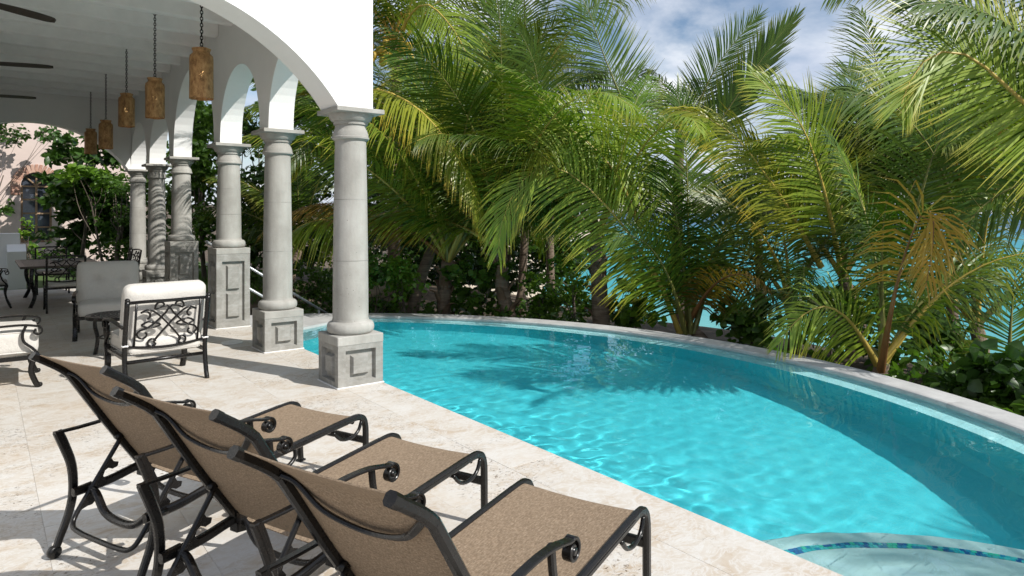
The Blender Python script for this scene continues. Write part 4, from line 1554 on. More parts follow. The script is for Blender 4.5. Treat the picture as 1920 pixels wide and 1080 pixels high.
# ------------------------------------------------------------------ ceiling fans
for i, (hx, hy, a0, lab) in enumerate([(0.03, 9.05, 34, 'dark ceiling fan nearest the big arch, only a blade in view'), (0.06, 12.70, -13, 'dark ceiling fan in the middle of the row of three'), (0.02, 16.17, -5, 'dark ceiling fan nearest the end wall')]):
    fn = empty('ceiling_fan', (hx, hy, 0))
    tag(fn, lab, 'fan', 'ceiling fans along the terrace')
    MB().tube([(0, 0, 4.35), (0, 0, 3.98)], 0.014, 8).build('down_rod', M['fan_wood'], fn)
    MB().lathe([(0.02, 3.98), (0.09, 3.96), (0.11, 3.90), (0.10, 3.85), (0.04, 3.82)], 20).build('motor', M['fan_wood'], fn, True)
    for k in range(3):
        a = R(a0 + 120 * k)
        v, f = [], []
        m = 12
        for j in range(m + 1):
            s = j / m
            r_ = 0.10 + 0.72 * s
            wd = 0.030 + 0.055 * math.sin(math.pi * min(1, s * 0.75 + 0.12)) ** 0.8
            wd *= 1.0 if s < 0.85 else math.sqrt(max(0.05, 1 - ((s - 0.85) / 0.15) ** 2))
            sweep = 0.05 * s * s
            for (e, zz) in ((-1, 0.010), (1, -0.012)):
                for th in (0.004, -0.004):
                    v.append((r_, e * wd + sweep, 3.87 + zz * 1.2 + th + 0.02 * s))
        for j in range(m):
            q = j * 4
            f += [(q, q + 2, q + 6, q + 4), (q + 1, q + 5, q + 7, q + 3), (q, q + 4, q + 5, q + 1), (q + 2, q + 3, q + 7, q + 6)]
        f += [(0, 1, 3, 2), (4 * m, 4 * m + 2, 4 * m + 3, 4 * m + 1)]
        o = mesh_obj('blade', v, f, M['fan_wood'], fn)
        o.rotation_euler = (0, 0, a)

# ------------------------------------------------------------------ stair and handrail beside the pool
stp = tag(empty('stairs', (0, 0, 0)), 'white steps going down to the garden between the tall pedestals', 'stairs')
for k in range(5):
    MB().box(EDGE + 0.002 + 0.30 * k, EDGE + 0.30 * (k + 1), 11.75, 13.2, -1.2, -0.16 * (k + 1), 0.004).build('step', M['coping'], stp)
hr = tag(empty('handrail', (0, 0, 0)), 'grey pipe handrail with two bars sloping down beside the garden steps', 'handrail')
a, b = Vector((2.72, 11.15, 1.22)), Vector((4.72, 11.15, -0.10))
for off, nm in ((0, 'top_bar'), (-0.34, 'lower_bar')):
    MB().tube([a + Vector((0, 0, off)), b + Vector((-0.25 if off else 0, 0, off + (0.165 if off else 0)))], 0.021, 10).build(nm, M['galv'], hr, True)
for s in (0.22, 0.62, 0.9):
    p = a.lerp(b, s)
    MB().tube([p, (p.x, p.y, p.z - 0.95)], 0.018, 8).build('post', M['galv'], hr, True)

# ------------------------------------------------------------------ palms
def leaf_strip_mesh(name, V, F, UVX, UVY, mats, fm, parent):
    me = bpy.data.meshes.new(name)
    V = np.asarray(V, np.float32)
    F = np.asarray(F, np.int32)
    me.vertices.add(len(V))
    me.vertices.foreach_set('co', V.ravel())
    me.loops.add(F.size)
    me.loops.foreach_set('vertex_index', F.ravel())
    me.polygons.add(len(F))
    me.polygons.foreach_set('loop_start', np.arange(0, F.size, F.shape[1], dtype=np.int32))
    me.polygons.foreach_set('material_index', np.asarray(fm, np.int32))
    me.polygons.foreach_set('use_smooth', np.ones(len(F), bool))
    uv = me.uv_layers.new(name='UVMap')
    U = np.stack([np.asarray(UVX)[F.ravel()], np.asarray(UVY)[F.ravel()]], -1).astype(np.float32)
    uv.data.foreach_set('uv', U.ravel())
    for m in mats:
        me.materials.append(m)
    me.update(calc_edges=True)
    o = bpy.data.objects.new(name, me)
    col.objects.link(o)
    o.parent = parent
    return o


def nrmz(a):
    return a / np.maximum(1e-9, np.linalg.norm(a, axis=-1, keepdims=True))


def frond(parent, path, leaf_len, rg, kind='g', droop=0.5, spacing=0.037, width=0.031, start=0.16, side_tilt=0.14, wind=None, rad=0.022, roll=0.0, facing=None, fold=1.0, tone=None):
    """one coconut frond: rachis along path (world points relative to the parent), leaflets on both sides."""
    P = np.array([tuple(p) for p in crom(path, max(3, int(36 / max(1, len(path) - 1))))])
    seg = np.linalg.norm(np.diff(P, axis=0), axis=1)
    cum = np.concatenate([[0], np.cumsum(seg)])
    L = cum[-1]
    # rachis
    m = 14
    si = np.linspace(0, 1, m)
    RP = np.stack([np.interp(si * L, cum, P[:, k]) for k in range(3)], -1)
    rb = MB().tube([Vector(p) for p in RP], [rad * (1.5 * (1 - s) ** 3 + 0.85 * (1 - s) + 0.10) for s in si], 5)
    nrv = len(rb.v)
    n = max(12, int(L * (1 - start) / spacing))
    t = start + (1 - start) * (np.arange(n) + 0.5) / n
    tt = np.concatenate([t, t])
    tt = np.clip(tt + rg.normal(0, 0.25 / n, 2 * n), start, 0.999)
    sd = np.concatenate([np.ones(n), -np.ones(n)])
    O = np.stack([np.interp(tt * L, cum, P[:, k]) for k in range(3)], -1)
    e = 0.02 * L
    T = nrmz(np.stack([np.interp(np.minimum(tt * L + e, L), cum, P[:, k]) - np.interp(np.maximum(tt * L - e, 0), cum, P[:, k]) for k in range(3)], -1))
    # a stable side vector carried along the rachis
    ref = P[-1] - P[0]
    sv = np.cross(ref, [0, 0, 1.0])
    if np.linalg.norm(sv) < 0.15 * np.linalg.norm(ref):
        sv = np.array([RT.x, RT.y, 0])
    sv = sv / np.linalg.norm(sv)
    if facing is not None:
        fv = np.array(tuple(facing), float)
        S = nrmz(np.cross(T, fv) + 0.18 * sv)
        S = nrmz(S - T * np.sum(S * T, -1, keepdims=True))
    else:
        S = nrmz(sv - T * (T @ sv)[:, None])
    if roll:
        Nr = np.cross(S, T)
        S = S * math.cos(roll) + Nr * math.sin(roll)
    Nn = np.cross(S, T)
    u = (tt - start) / (1 - start)
    ang = np.radians((68 - 44 * u ** 1.3) * fold + rg.normal(0, 3, 2 * n))
    tilt = side_tilt + rg.normal(0, 0.10, 2 * n)
    d0 = T * np.cos(ang)[:, None] + (S * sd[:, None] * np.cos(tilt)[:, None] + Nn * np.sin(tilt)[:, None]) * np.sin(ang)[:, None]
    ll = leaf_len * (0.45 + 0.55 * np.sin(np.pi * np.clip(u * 0.80 + 0.20, 0, 1)) ** 0.8) * (1 - 0.35 * u ** 3) * rg.uniform(0.86, 1.06, 2 * n)
    g = droop * rg.uniform(0.6, 1.4, 2 * n)
    steps = [0.0, 0.3, 0.65, 1.0]
    wds = [0.55, 1.0, 0.72, 0.06]
    wv_ = np.array(wind if wind is not None else (0, 0, 0), float)
    pos = O.copy()
    verts, uvx, uvy = [], [], []
    prev = 0.0
    lid_ = rg.random(2 * n)
    rows = []
    d = d0
    for k, (s, wf) in enumerate(zip(steps, wds)):
        if k:
            smid = (s + prev) / 2
            d = nrmz(d0 + np.array([0, 0, -1.0]) * (g * smid ** 1.2 * 1.7)[:, None] + wv_ * smid)
            pos = pos + d * (ll * (s - prev))[:, None]
            prev = s
        wdir = nrmz(T - d * np.sum(T * d, -1, keepdims=True) + 1e-6)
        w2 = (width * wf / 2 * rg.uniform(0.85, 1.15, 2 * n) * np.clip(1.1 - 0.45 * u, 0.4, 1))[:, None]
        rows.append((pos - wdir * w2, pos + wdir * w2))
        uvx.append(np.full(2 * n, s))
    V = np.concatenate([np.stack([a, b], 1) for a, b in rows], 1).reshape(-1, 3)     # per leaflet: 8 verts
    q = np.arange(2 * n)[:, None] * 8
    F = np.concatenate([q + np.array([0, 1, 3, 2]), q + np.array([2, 3, 5, 4]), q + np.array([4, 5, 7, 6])], 0) + nrv
    UX = np.tile(np.repeat(steps, 2), 2 * n)
    UY = np.repeat(lid_, 8)
    RF = [f for f in rb.f if len(f) == 4]
    Vall = np.concatenate([np.array(rb.v), V])
    Fall = np.concatenate([np.array(RF), F])
    fm = np.concatenate([np.zeros(len(RF), int), np.ones(len(F), int)])
    lm = {'g': 'leaf_palm', 'y': 'leaf_palm_y', 'd': 'leaf_palm_d', 'l': 'leaf_palm_l'}[kind]
    rm = {'g': 'rachis', 'y': 'rachis_y', 'd': 'rachis_d', 'l': 'rachis_y'}[kind]
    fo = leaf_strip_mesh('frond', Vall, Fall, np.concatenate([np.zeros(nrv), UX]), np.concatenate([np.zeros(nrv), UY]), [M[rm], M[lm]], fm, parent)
    v_ = tone if tone else 0.42 + 0.78 * rg.random() ** 1.3  # random darkening of the colour stands in for shade inside the canopy
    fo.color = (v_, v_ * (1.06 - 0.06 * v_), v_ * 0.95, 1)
    return fo


def free_path(hub, az, el0, L, bend, rg, lean=(0, 0, 0), n=9):
    p = Vector(hub)
    pts = [p.copy()]
    lean = Vector(lean)
    daz = rg.normal(0, 0.16)
    for i in range(n):
        s = (i + 0.5) / n
        el = el0 - bend * s ** 1.9
        a = az + daz * s
        d = Vector((math.cos(a) * math.cos(el), math.sin(a) * math.cos(el), math.sin(el))) + lean * s
        p = p + d.normalized() * (L / n)
        pts.append(p.copy())
    return pts


WIND = -RT * 0.30                # the breeze carries the leaves to the left of the picture


def trunk(parent, base, top, r0, r1, husk=True, seed=0, lean=0.2):
    rr = random.Random(seed)
    base, top = Vector(base), Vector(top)
    mid = base.lerp(top, 0.5) + Vector((rr.uniform(-lean, lean), rr.uniform(-lean, lean), 0))
    path = crom([base, mid, top], 12)
    n_ = len(path)
    rs = [(r0 + (r1 - r0) * i / n_) * (1.35 if i < 2 else 1) * (1 + 0.06 * (i % 2)) for i in range(n_)]
    MB().tube(path, rs, 12).build('trunk', M['bark'], parent, True)
    if husk:
        for k in range(11):
            t_ = 0.25 + 0.75 * k / 11
            c = path[min(n_ - 1, int(t_ * (n_ - 1)))]
            a = k * 2.4 + rr.uniform(-0.3, 0.3)
            d = Vector((math.cos(a), math.sin(a), 0))
            s_ = Vector((-d.y, d.x, 0))
            h = rr.uniform(0.22, 0.38)
            w0 = rr.uniform(0.08, 0.12)
            v, f = [], []
            for j in range(6):
                u = j / 5
                out = r1 * 0.95 + 0.05 * u + 0.16 * u * u * rr.uniform(0.5, 1.1)
                ctr = c + d * out + Vector((0, 0, h * (u - 0.25) - (0.30 * h * max(0, u - 0.7))))
                wd = w0 * (1 - 0.55 * u)
                for e in (-1, -0.4, 0.4, 1):
                    v.append(ctr + s_ * wd * e - d * (0.05 * abs(e) ** 2))
            for j in range(5):
                for e in range(3):
                    f.append((j * 4 + e, j * 4 + e + 1, j * 4 + 5 + e, j * 4 + 4 + e))
            o = mesh_obj('leaf_base', v, f, M['husk'], parent, True)
            sm_ = o.modifiers.new('thickness', 'SOLIDIFY')
            sm_.thickness = 0.015


def palm(label, hub, nf, L, seed, el=(88, 30), base=None, kinds=None, r=(0.10, 0.085), leaf=0.85, droop=0.45, husk=True, group='coconut palms beyond the pool', azr=None, lean=0.28, bend=(55, 120), make_trunk=True):
    rg = np.random.default_rng(seed)
    hub = Vector(hub)
    gz_ = float(terrain_z(hub.x, hub.y))
    if base is None:
        base = (hub.x + rg.normal(0, 0.12), hub.y + rg.normal(0, 0.12), gz_ - 0.1)
    root = empty('coconut_palm', (base[0], base[1], gz_))
    tag(root, label, 'palm tree', group)
    org = Vector(root.location)
    if make_trunk:
        trunk(root, Vector(base) - org, hub - org, r[0], r[1], husk, seed)
    az0 = rg.random() * 6.28
    nf = max(5, int(nf * 0.92))
    for i in range(nf):
        u = (i + 0.5) / nf
        a = az0 + i * 2.39996 + rg.normal(0, 0.15)
        if azr:
            a = R(azr[0] + (azr[1] - azr[0]) * ((i * 0.618) % 1.0))
        e0 = R(el[0] + (el[1] - el[0]) * u ** 0.9) + rg.normal(0, 0.07)
        bd = R(bend[0] + (bend[1] - bend[0]) * rg.random()) * (0.62 + 0.5 * u)
        Lf = L * (0.88 + 0.2 * rg.random()) * (0.82 + 0.18 * math.sin(math.pi * min(1, u * 1.2 + 0.1)))
        k = 'g'
        if kinds and rg.random() < kinds:
            k = 'y' if rg.random() < 0.4 else 'l'
        elif u > 0.6 and rg.random() < 0.14:
            k = 'd'
        elif rg.random() < 0.36:
            k = 'l'
        for _try in range(4):
            pth = free_path(hub - org, a, e0, Lf, bd, rg, WIND * (lean / 0.28))
            low = [q + org for q in pth[4:]]
            if any(math.hypot(q.x - PC[0], q.y - PC[1]) < R_OUT + 0.3 and q.z < 1.9 for q in low):
                e0 += 0.30                     # kept clear of the water
                bd *= 0.80
            else:
                break
        frond(root, pth, leaf * 1.42 * Lf / 4.0 * (1.0 if k != 'd' else 0.8), rg, k, (droop + 0.30) * (0.6 + 0.8 * u), wind=tuple(WIND * 1.3), roll=rg.normal(0, 0.55))
    return root, org


HERO_RG = np.random.default_rng(77)


def hero(pr, pix, leaf, kind='g', droop=0.8, tilt=0.1, **kw):
    root, org = pr
    pts = [D(*q) - org for q in pix]
    return frond(root, pts, leaf, HERO_RG, kind, droop, side_tilt=tilt, wind=tuple(WIND * 0.9), tone={'l': 1.25, 'y': 1.3, 'd': 1.25, 'g': 0.85}[kind], **kw)  # fixed tone: brightness put into the colour so these fronds stand out


pA = palm('tall coconut palm with yellow coconuts beside the white wall', D(745, 95, 15), 13, 3.4, 11, el=(80, 22), kinds=0.35, r=(0.14, 0.11), husk=False, leaf=0.8)
pB = palm('short coconut palm with peeling trunk bases standing behind the pool, first from the column', D(840, 490, 12.4), 15, 4.6, 12, kinds=0.12, r=(0.12, 0.115))
pC = palm('coconut palm with brown fibrous trunk in the middle of the far pool rim', D(937, 465, 12.0), 15, 4.7, 13, kinds=0.12, r=(0.12, 0.115))
pD = palm('thick-trunked coconut palm just before the gap where the sea shows', D(1120, 440, 11.6), 12, 3.9, 34, el=(76, 28), kinds=0.1, r=(0.15, 0.13), lean=0.5)
pE = palm('low clump palm with several upright stems in front of the turquoise sea', D(1290, 610, 11.0), 6, 3.3, 15, el=(84, 40), kinds=0.1, husk=False, r=(0.10, 0.08), lean=0.15)
pF = palm('young palm with a broken orange frond at the pool rim', D(1655, 680, 8.3), 6, 2.8, 16, el=(84, 35), kinds=0.15, husk=False, r=(0.10, 0.08), lean=0.15)
pG = palm('distant coconut palm whose spear fronds stand up against the clouds', D(1275, 240, 17), 12, 2.15, 17, el=(80, 5), kinds=0.2, r=(0.15, 0.11), husk=False)
pH = palm('coconut palm at the edge of the view with the great arching frond', D(2110, 330, 6.3), 5, 3.2, 18, el=(84, 40), kinds=0.25, leaf=0.9, r=(0.15, 0.12), lean=0.1)
pI = palm('coconut palm off the near end of the pool that shades the wading shelf', (6.3, -4.3, 3.3), 7, 2.2, 19, kinds=0.2)
pJ = palm('slender coconut palm rising behind the middle of the row', D(985, 190, 16.5), 16, 4.3, 20, kinds=0.2, husk=False)
pK = palm('coconut palm deep in shade behind the pool, nearest the white wall', D(850, 270, 18.5), 15, 4.2, 21, kinds=0.1, husk=False)
pL = palm('coconut palm with two yellowing fronds pointing up at the sky gap', D(1580, 520, 10.6), 7, 3.0, 22, el=(84, 35), kinds=0.15, husk=False, lean=0.1)
pM = palm('dark coconut palm standing behind the broken orange frond', D(1800, 440, 11.5), 14, 4.2, 23, el=(88, 35), husk=False)
pN = palm('coconut palm with tall upright dark fronds near the edge of the sky gap', D(1660, 400, 13.0), 13, 4.3, 24, el=(88, 40), husk=False, lean=0.1)
pO = palm('coconut palm half hidden behind the front column with a drooping golden frond', D(650, 225, 12.6), 11, 3.0, 25, el=(70, -5), kinds=0.35, husk=False)
pP = palm('far coconut palm against the sea at the edge of the view', D(1915, 360, 13.5), 13, 4.4, 26, husk=False)
pQ = palm('low coconut palm filling the gap between the trunks and the sea', D(1030, 380, 15.5), 13, 3.8, 27, husk=False)
pR = palm('small dark palm behind the second column', D(560, 470, 16.0), 12, 3.0, 28, husk=False)
pT = palm('low dark palm between the clump palm and the broken orange frond', D(1480, 570, 10.8), 8, 2.7, 30, husk=False, el=(84, 30))
pU = palm('low palm behind the sea grape at the end of the coping', D(1830, 610, 9.5), 6, 2.8, 31, husk=False, el=(84, 35))
pS = palm('coconut palm behind the clump palm, its crown below the clouds', D(1420, 420, 16.5), 12, 3.0, 29, el=(84, 30), husk=False)

FC = -FW
hero(pO, [(650, 225, 12.3), (690, 172, 11.4), (740, 178, 11.0), (800, 218, 10.7), (855, 290, 10.5), (890, 360, 10.4), (905, 425, 10.4)], 1.05, 'y', 1.5, 0.05, spacing=0.034)
hero(pO, [(650, 225, 12.3), (625, 240, 12.2), (585, 265, 12.2), (545, 310, 12.2), (520, 380, 12.2)], 0.85, 'y', 1.2, 0.05)
hero(pR, [(700, 520, 13.0), (660, 440, 12.6), (615, 412, 12.4), (560, 425, 12.3), (515, 470, 12.3)], 1.2, 'l', 1.9, 0.0, spacing=0.034)
hero(pE, [(1275, 625, 10.9), (1237, 530, 10.7), (1186, 447, 10.6), (1128, 377, 10.5), (1077, 332, 10.4), (1026, 307, 10.3), (975, 345, 10.2), (943, 409, 10.2), (934, 473, 10.2)], 1.2, 'l', 0.75, 0.0, facing=FC, spacing=0.032)
hero(pE, [(1295, 626, 10.9), (1291, 447, 10.8), (1288, 320, 10.8), (1282, 236, 10.9), (1268, 170, 11.0)], 1.15, 'g', 0.3, 0.0, facing=FC, spacing=0.034)
hero(pE, [(1300, 626, 10.9), (1345, 470, 11.2), (1385, 350, 11.4), (1440, 270, 11.5)], 0.95, 'g', 0.5, 0.0, facing=FC)
hero(pE, [(1285, 626, 10.9), (1262, 540, 10.6), (1225, 470, 10.4), (1180, 440, 10.3), (1140, 455, 10.2)], 0.8, 'g', 0.6, 0.0, facing=FC)
hero(pG, [(1275, 330, 15.6), (1335, 250, 15.4), (1385, 175, 15.2), (1440, 95, 15.0), (1490, 32, 14.9)], 1.15, 'g', 0.05, 0.0, facing=FC, fold=0.5, width=0.05)
hero(pG, [(1275, 280, 16), (1305, 205, 15.8), (1350, 115, 15.6), (1422, 28, 15.5)], 1.0, 'g', 0.10, 0.0, facing=FC, fold=0.7)
hero(pL, [(1576, 500, 10.4), (1550, 377, 10.0), (1518, 268, 9.8), (1480, 204, 9.6), (1410, 137, 9.5)], 1.05, 'l', 0.4, 0.0, facing=FC, fold=0.8, spacing=0.032)
hero(pL, [(1540, 500, 10.4), (1474, 383, 10.1), (1429, 319, 9.9), (1384, 262, 9.8), (1320, 217, 9.7), (1263, 204, 9.7)], 0.9, 'y', 0.7, 0.0, facing=FC, fold=0.7)
hero(pH, [(2110, 330, 6.3), (1990, 250, 6.15), (1905, 180, 6.05), (1850, 128, 6.0), (1795, 97, 5.95), (1745, 105, 5.9), (1710, 145, 5.85), (1690, 195, 5.8)], 1.05, 'l', 0.22, 0.0, spacing=0.021, width=0.026, rad=0.030, facing=FC)
hero(pH, [(2110, 330, 6.3), (1980, 190, 6.5), (1860, 60, 6.6), (1750, -40, 6.6), (1640, -60, 6.6), (1560, -20, 6.6)], 0.95, 'g', 0.45, 0.0, facing=FC, spacing=0.030)
hero(pH, [(2110, 330, 6.3), (2010, 330, 6.9), (1930, 340, 7.2), (1850, 380, 7.3), (1790, 450, 7.3)], 0.8, 'g', 0.7, 0.0, facing=FC)
hero(pN, [(1614, 440, 11.5), (1614, 330, 11.3), (1608, 240, 11.2), (1590, 130, 11.2)], 1.2, 'g', 0.2, 0.0, facing=FC, spacing=0.032)
hero(pN, [(1650, 440, 14), (1600, 320, 13.8), (1560, 240, 13.7), (1510, 190, 13.6)], 0.95, 'g', 0.4, 0.0, facing=FC, fold=0.7)
hero(pF, [(1652, 695, 8.0), (1668, 600, 7.6), (1690, 500, 7.3), (1716, 425, 7.1), (1735, 395, 7.05), (1750, 410, 7.0), (1748, 470, 7.0), (1735, 540, 7.0)], 0.74, 'd', 0.9, 0.0, start=0.42, rad=0.022, facing=FC, spacing=0.036, width=0.026)
hero(pF, [(1652, 695, 8.3), (1600, 610, 8.1), (1550, 575, 8.0), (1500, 595, 7.9), (1460, 645, 7.8)], 0.8, 'l', 0.9, 0.0, facing=FC)
hero(pF, [(1652, 695, 8.3), (1700, 600, 8.3), (1760, 540, 8.3), (1830, 520, 8.3), (1890, 545, 8.3)], 0.9, 'g', 0.8, 0.0, facing=FC)
hero(pD, [(1200, 430, 11.0), (1173, 358, 10.8), (1141, 307, 10.7), (1090, 256, 10.6), (1030, 215, 10.6)], 1.2, 'l', 0.4, 0.0, facing=FC, spacing=0.034)
hero(pJ, [(1215, 300, 14.2), (1170, 195, 14.0), (1130, 98, 13.9), (1100, 12, 13.8), (1060, -50, 13.8)], 1.3, 'g', 0.2, 0.0, facing=FC)
hero(pA, [(745, 95, 14.6), (765, 35, 13.8), (800, 8, 13.2), (845, 48, 12.8), (878, 108, 12.6), (895, 165, 12.6)], 1.2, 'l', 0.6, 0.0, facing=FC)
hero(pC, [(937, 465, 11.9), (943, 320, 11.6), (941, 150, 11.4), (935, 10, 11.3), (915, -60, 11.2)], 1.3, 'g', 0.25, 0.0, facing=FC)
hero(pC, [(937, 465, 11.9), (985, 360, 11.5), (1010, 240, 11.2), (1005, 130, 11.0), (975, 60, 10.9)], 1.2, 'g', 0.5, 0.0, facing=FC)
hero(pB, [(840, 490, 12.3), (830, 350, 12.0), (815, 220, 11.8), (780, 130, 11.7), (735, 100, 11.7)], 1.2, 'g', 0.6, 0.0, facing=FC)
hero(pB, [(840, 490, 12.3), (880, 380, 12.0), (905, 260, 11.7), (890, 170, 11.5), (850, 130, 11.4)], 1.2, 'l', 0.8, 0.0, facing=FC)
hero(pM, [(1700, 450, 9.6), (1728, 360, 9.4), (1750, 290, 9.3), (1785, 220, 9.3)], 1.1, 'g', 0.2, 0.0, facing=FC)
hero(pM, [(1800, 470, 10.4), (1770, 330, 10.2), (1700, 220, 10.0), (1620, 175, 9.9), (1545, 215, 9.9)], 1.1, 'g', 0.6, 0.0, facing=FC)
hero(pU, [(1890, 720, 8.6), (1893, 640, 8.5), (1899, 560, 8.5), (1908, 480, 8.5)], 0.85, 'g', 0.15, 0.0, facing=FC)

# coconuts and the flower stalk of the tall palm: parts of that tree
root, org = pA
hubA = D(745, 95, 15) - org
rr = random.Random(4)
for k in range(17):
    p = hubA + RT * rr.uniform(-0.55, 0.45) + FW * rr.uniform(-1.1, -0.5) + Vector((0, 0, rr.uniform(-0.55, -0.05)))
    MB().ball(tuple(p), rr.uniform(0.075, 0.10), 8, (1, 1, 1.2)).build('coconut', M['coconut'], root, True)
for k in range(26):
    a = hubA - FW * 0.6 + Vector((0, 0, 0.05))
    b = a + RT * rr.uniform(-0.4, 0.4) - FW * rr.uniform(0, 0.3) + Vector((0, 0, rr.uniform(0.1, 0.65)))
    c = a.lerp(b, 0.5) + RT * rr.uniform(-0.1, 0.1)
    MB().tube(crom([a, c, b], 3), 0.010, 4).build('flower_stalk', M['inflo'], root)


# ------------------------------------------------------------------ broad-leaved trees, shrubs, hedges
def leaf_cloud(name, parent, centers, radii, counts, size, mat, seed, aspect=0.55, squash=0.75, up=0.35):
    rg = np.random.default_rng(seed)
    pos, sz = [], []
    for c, r_, n_ in zip(centers, radii, counts):
        d = nrmz(rg.normal(size=(n_, 3)))
        rad = r_ * (0.35 + 0.65 * rg.random(n_) ** 0.5)
        p = np.array(tuple(c)) + d * rad[:, None] * np.array([1, 1, squash])
        pos.append(p)
        sz.append(size * rg.uniform(0.6, 1.3, n_))
    pos = np.concatenate(pos)
    sz = np.concatenate(sz)
    n_ = len(pos)
    ax = nrmz(rg.normal(size=(n_, 3)) * np.array([1, 1, 0.55]) + np.array([0, 0, -0.2]))
    nv = nrmz(rg.normal(size=(n_, 3)) + np.array([0, 0, up * 3]))
    sd = nrmz(np.cross(ax, nv))
    nv = np.cross(sd, ax)
    l_ = sz[:, None]
    w_ = sz[:, None] * aspect
    # leaf blade: base, two widest points, two shoulder points, tip; folded slightly along the midrib
    b0 = pos
    m1 = pos + ax * l_ * 0.38 - nv * l_ * 0.03
    m2 = pos + ax * l_ * 0.72 - nv * l_ * 0.09
    tip = pos + ax * l_ - nv * l_ * 0.20
    A = m1 + sd * w_ * 0.5 + nv * w_ * 0.12
    B = m1 - sd * w_ * 0.5 + nv * w_ * 0.12
    C = m2 + sd * w_ * 0.38 + nv * w_ * 0.10
    E_ = m2 - sd * w_ * 0.38 + nv * w_ * 0.10
    V = np.stack([b0, A, m1, B, C, m2, E_, tip], 1).reshape(-1, 3)
    q = np.arange(n_)[:, None] * 8
    F = np.concatenate([q + np.array(t_) for t_ in ([0, 1, 2], [0, 2, 3], [1, 4, 5], [1, 5, 2], [2, 5, 6], [2, 6, 3], [4, 7, 5], [5, 7, 6])], 0)
    UX = np.tile([0, .4, .4, .4, .7, .7, .7, 1.0], n_)
    UY = np.repeat(rg.random(n_), 8)
    o = leaf_strip_mesh(name, V, F, UX, UY, [mat], np.zeros(len(F), int), parent)
    o['kind'] = 'stuff'
    return o


def tree(name, label, cat, base, blobs, size, mat, seed, per=420, trunk_r=0.07, group=None, aspect=0.55, extra=None):
    """blobs: list of (point, radius) in the place; trunk and limbs reach into them."""
    root = empty(name, base)
    tag(root, label, cat, group)
    org = Vector(base)
    rr = random.Random(seed)
    C = [Vector(c) - org for c, r_ in blobs]
    Rr = [r_ for c, r_ in blobs]
    top = max(C, key=lambda c: c.z)
    ctr = sum(C, Vector()) / len(C)
    tk = crom([Vector((0, 0, -0.2)), ctr * 0.35 + Vector((rr.uniform(-.1, .1), 0, 0)), ctr * 0.8], 5)
    MB().tube(tk, [trunk_r * (1 - 0.5 * i / len(tk)) for i in range(len(tk))], 8).build('trunk', M['branch'], root, True)
    for c in C[:7]:
        st_ = ctr * rr.uniform(0.3, 0.75)
        mid = st_.lerp(c, 0.5) + Vector((rr.uniform(-.2, .2), rr.uniform(-.2, .2), rr.uniform(-.05, .25)))
        MB().tube(crom([st_, mid, c], 4), [trunk_r * (0.36 - 0.03 * i) for i in range(9)], 5).build('branch', M['branch'], root, True)
    # break each blob into clumps so that light and dark show
    cc, cr2_, cn_ = [], [], []
    for c, r_ in zip(C, Rr):
        for k in range(7):
            d = Vector((rr.gauss(0, 1), rr.gauss(0, 1), rr.gauss(0, 0.8))).normalized()
            cc.append(c + d * r_ * rr.uniform(0.35, 0.95))
            cr2_.append(r_ * rr.uniform(0.28, 0.48))
            cn_.append(max(6, int(per * r_ * r_ / 7)))
    leaf_cloud('crown', root, cc, cr2_, cn_, size, mat, seed, aspect)
    return root


def blob_field(x0, x1, y0, y1, Y0, Y1, n_, r0, r1, seed):
    """n blobs spread over a region seen at px x0..x1, py y0..y1, at depths Y0..Y1 (metres)."""
    rr = random.Random(seed)
    return [(D(rr.uniform(x0, x1), rr.uniform(y0, y1), rr.uniform(Y0, Y1)), rr.uniform(r0, r1)) for _ in range(n_)]


def gbase(px, Y):
    p = D(px, 400, Y)
    return (p.x, p.y, float(terrain_z(p.x, p.y)))


tree('broadleaf_tree', 'large glossy-leaved tree seen through the end arch before the pink house', 'tree', gbase(150, 20.5), blob_field(118, 240, 280, 450, 19.5, 21.5, 18, 0.5, 0.8, 1), 0.26, M['leaf_dark'], 41, 950)
tree('broadleaf_tree', 'leafy branch overhanging the pink wall under the top of the end arch', 'tree', gbase(-60, 21), blob_field(-60, 105, 228, 262, 20, 22, 9, 0.2, 0.34, 2) + blob_field(-60, 20, 350, 400, 20.5, 22, 3, 0.25, 0.4, 5), 0.15, M['leaf_dark'], 42, 900, 0.03)
tree('flowering_shrub', 'light green small-leaved shrub beside the far columns', 'shrub', gbase(225, 18.9), blob_field(200, 250, 335, 470, 18.6, 19.6, 8, 0.35, 0.55, 3), 0.10, M['leaf_mid'], 43, 900)
tree('broadleaf_shrub', 'bright green branch with round leaves reaching across the end arch', 'shrub', gbase(200, 19), blob_field(130, 205, 318, 352, 18.6, 19.2, 5, 0.22, 0.36, 4), 0.22, M['leaf_light'], 44, 500, 0.04)
tree('broadleaf_shrub', 'dark leafy shrub behind the dining chairs below the arch', 'shrub', gbase(170, 19.2), blob_field(60, 260, 430, 510, 18.9, 20, 9, 0.3, 0.5, 6), 0.20, M['leaf_dark'], 45, 420, 0.04)
sap = tree('young_sapling', 'thin young sapling growing beside the low white garden wall', 'sapling', gbase(52, 19), [(D(50, 415, 19), 0.22), (D(42, 440, 19), 0.2), (D(60, 470, 19), 0.2)], 0.13, M['leaf_light'], 46, 300, 0.03)
tree('broadleaf_tree', 'feathery bright green tree seen between the third and fourth columns', 'tree', gbase(385, 18), blob_field(350, 400, 190, 470, 17, 19, 12, 0.5, 0.8, 7), 0.17, M['leaf_mid'], 47, 900)
tree('broadleaf_tree', 'dark dense tree seen between the second and third columns', 'tree', gbase(475, 18), blob_field(455, 520, 160, 520, 17, 19.5, 15, 0.55, 0.9, 8), 0.19, M['leaf_dark'], 48, 520)
tree('broadleaf_tree', 'dark dense tree behind the gap between the two front columns', 'tree', gbase(590, 19), blob_field(540, 650, 150, 540, 18, 20, 18, 0.6, 1.0, 9), 0.19, M['leaf_dark'], 49, 460)
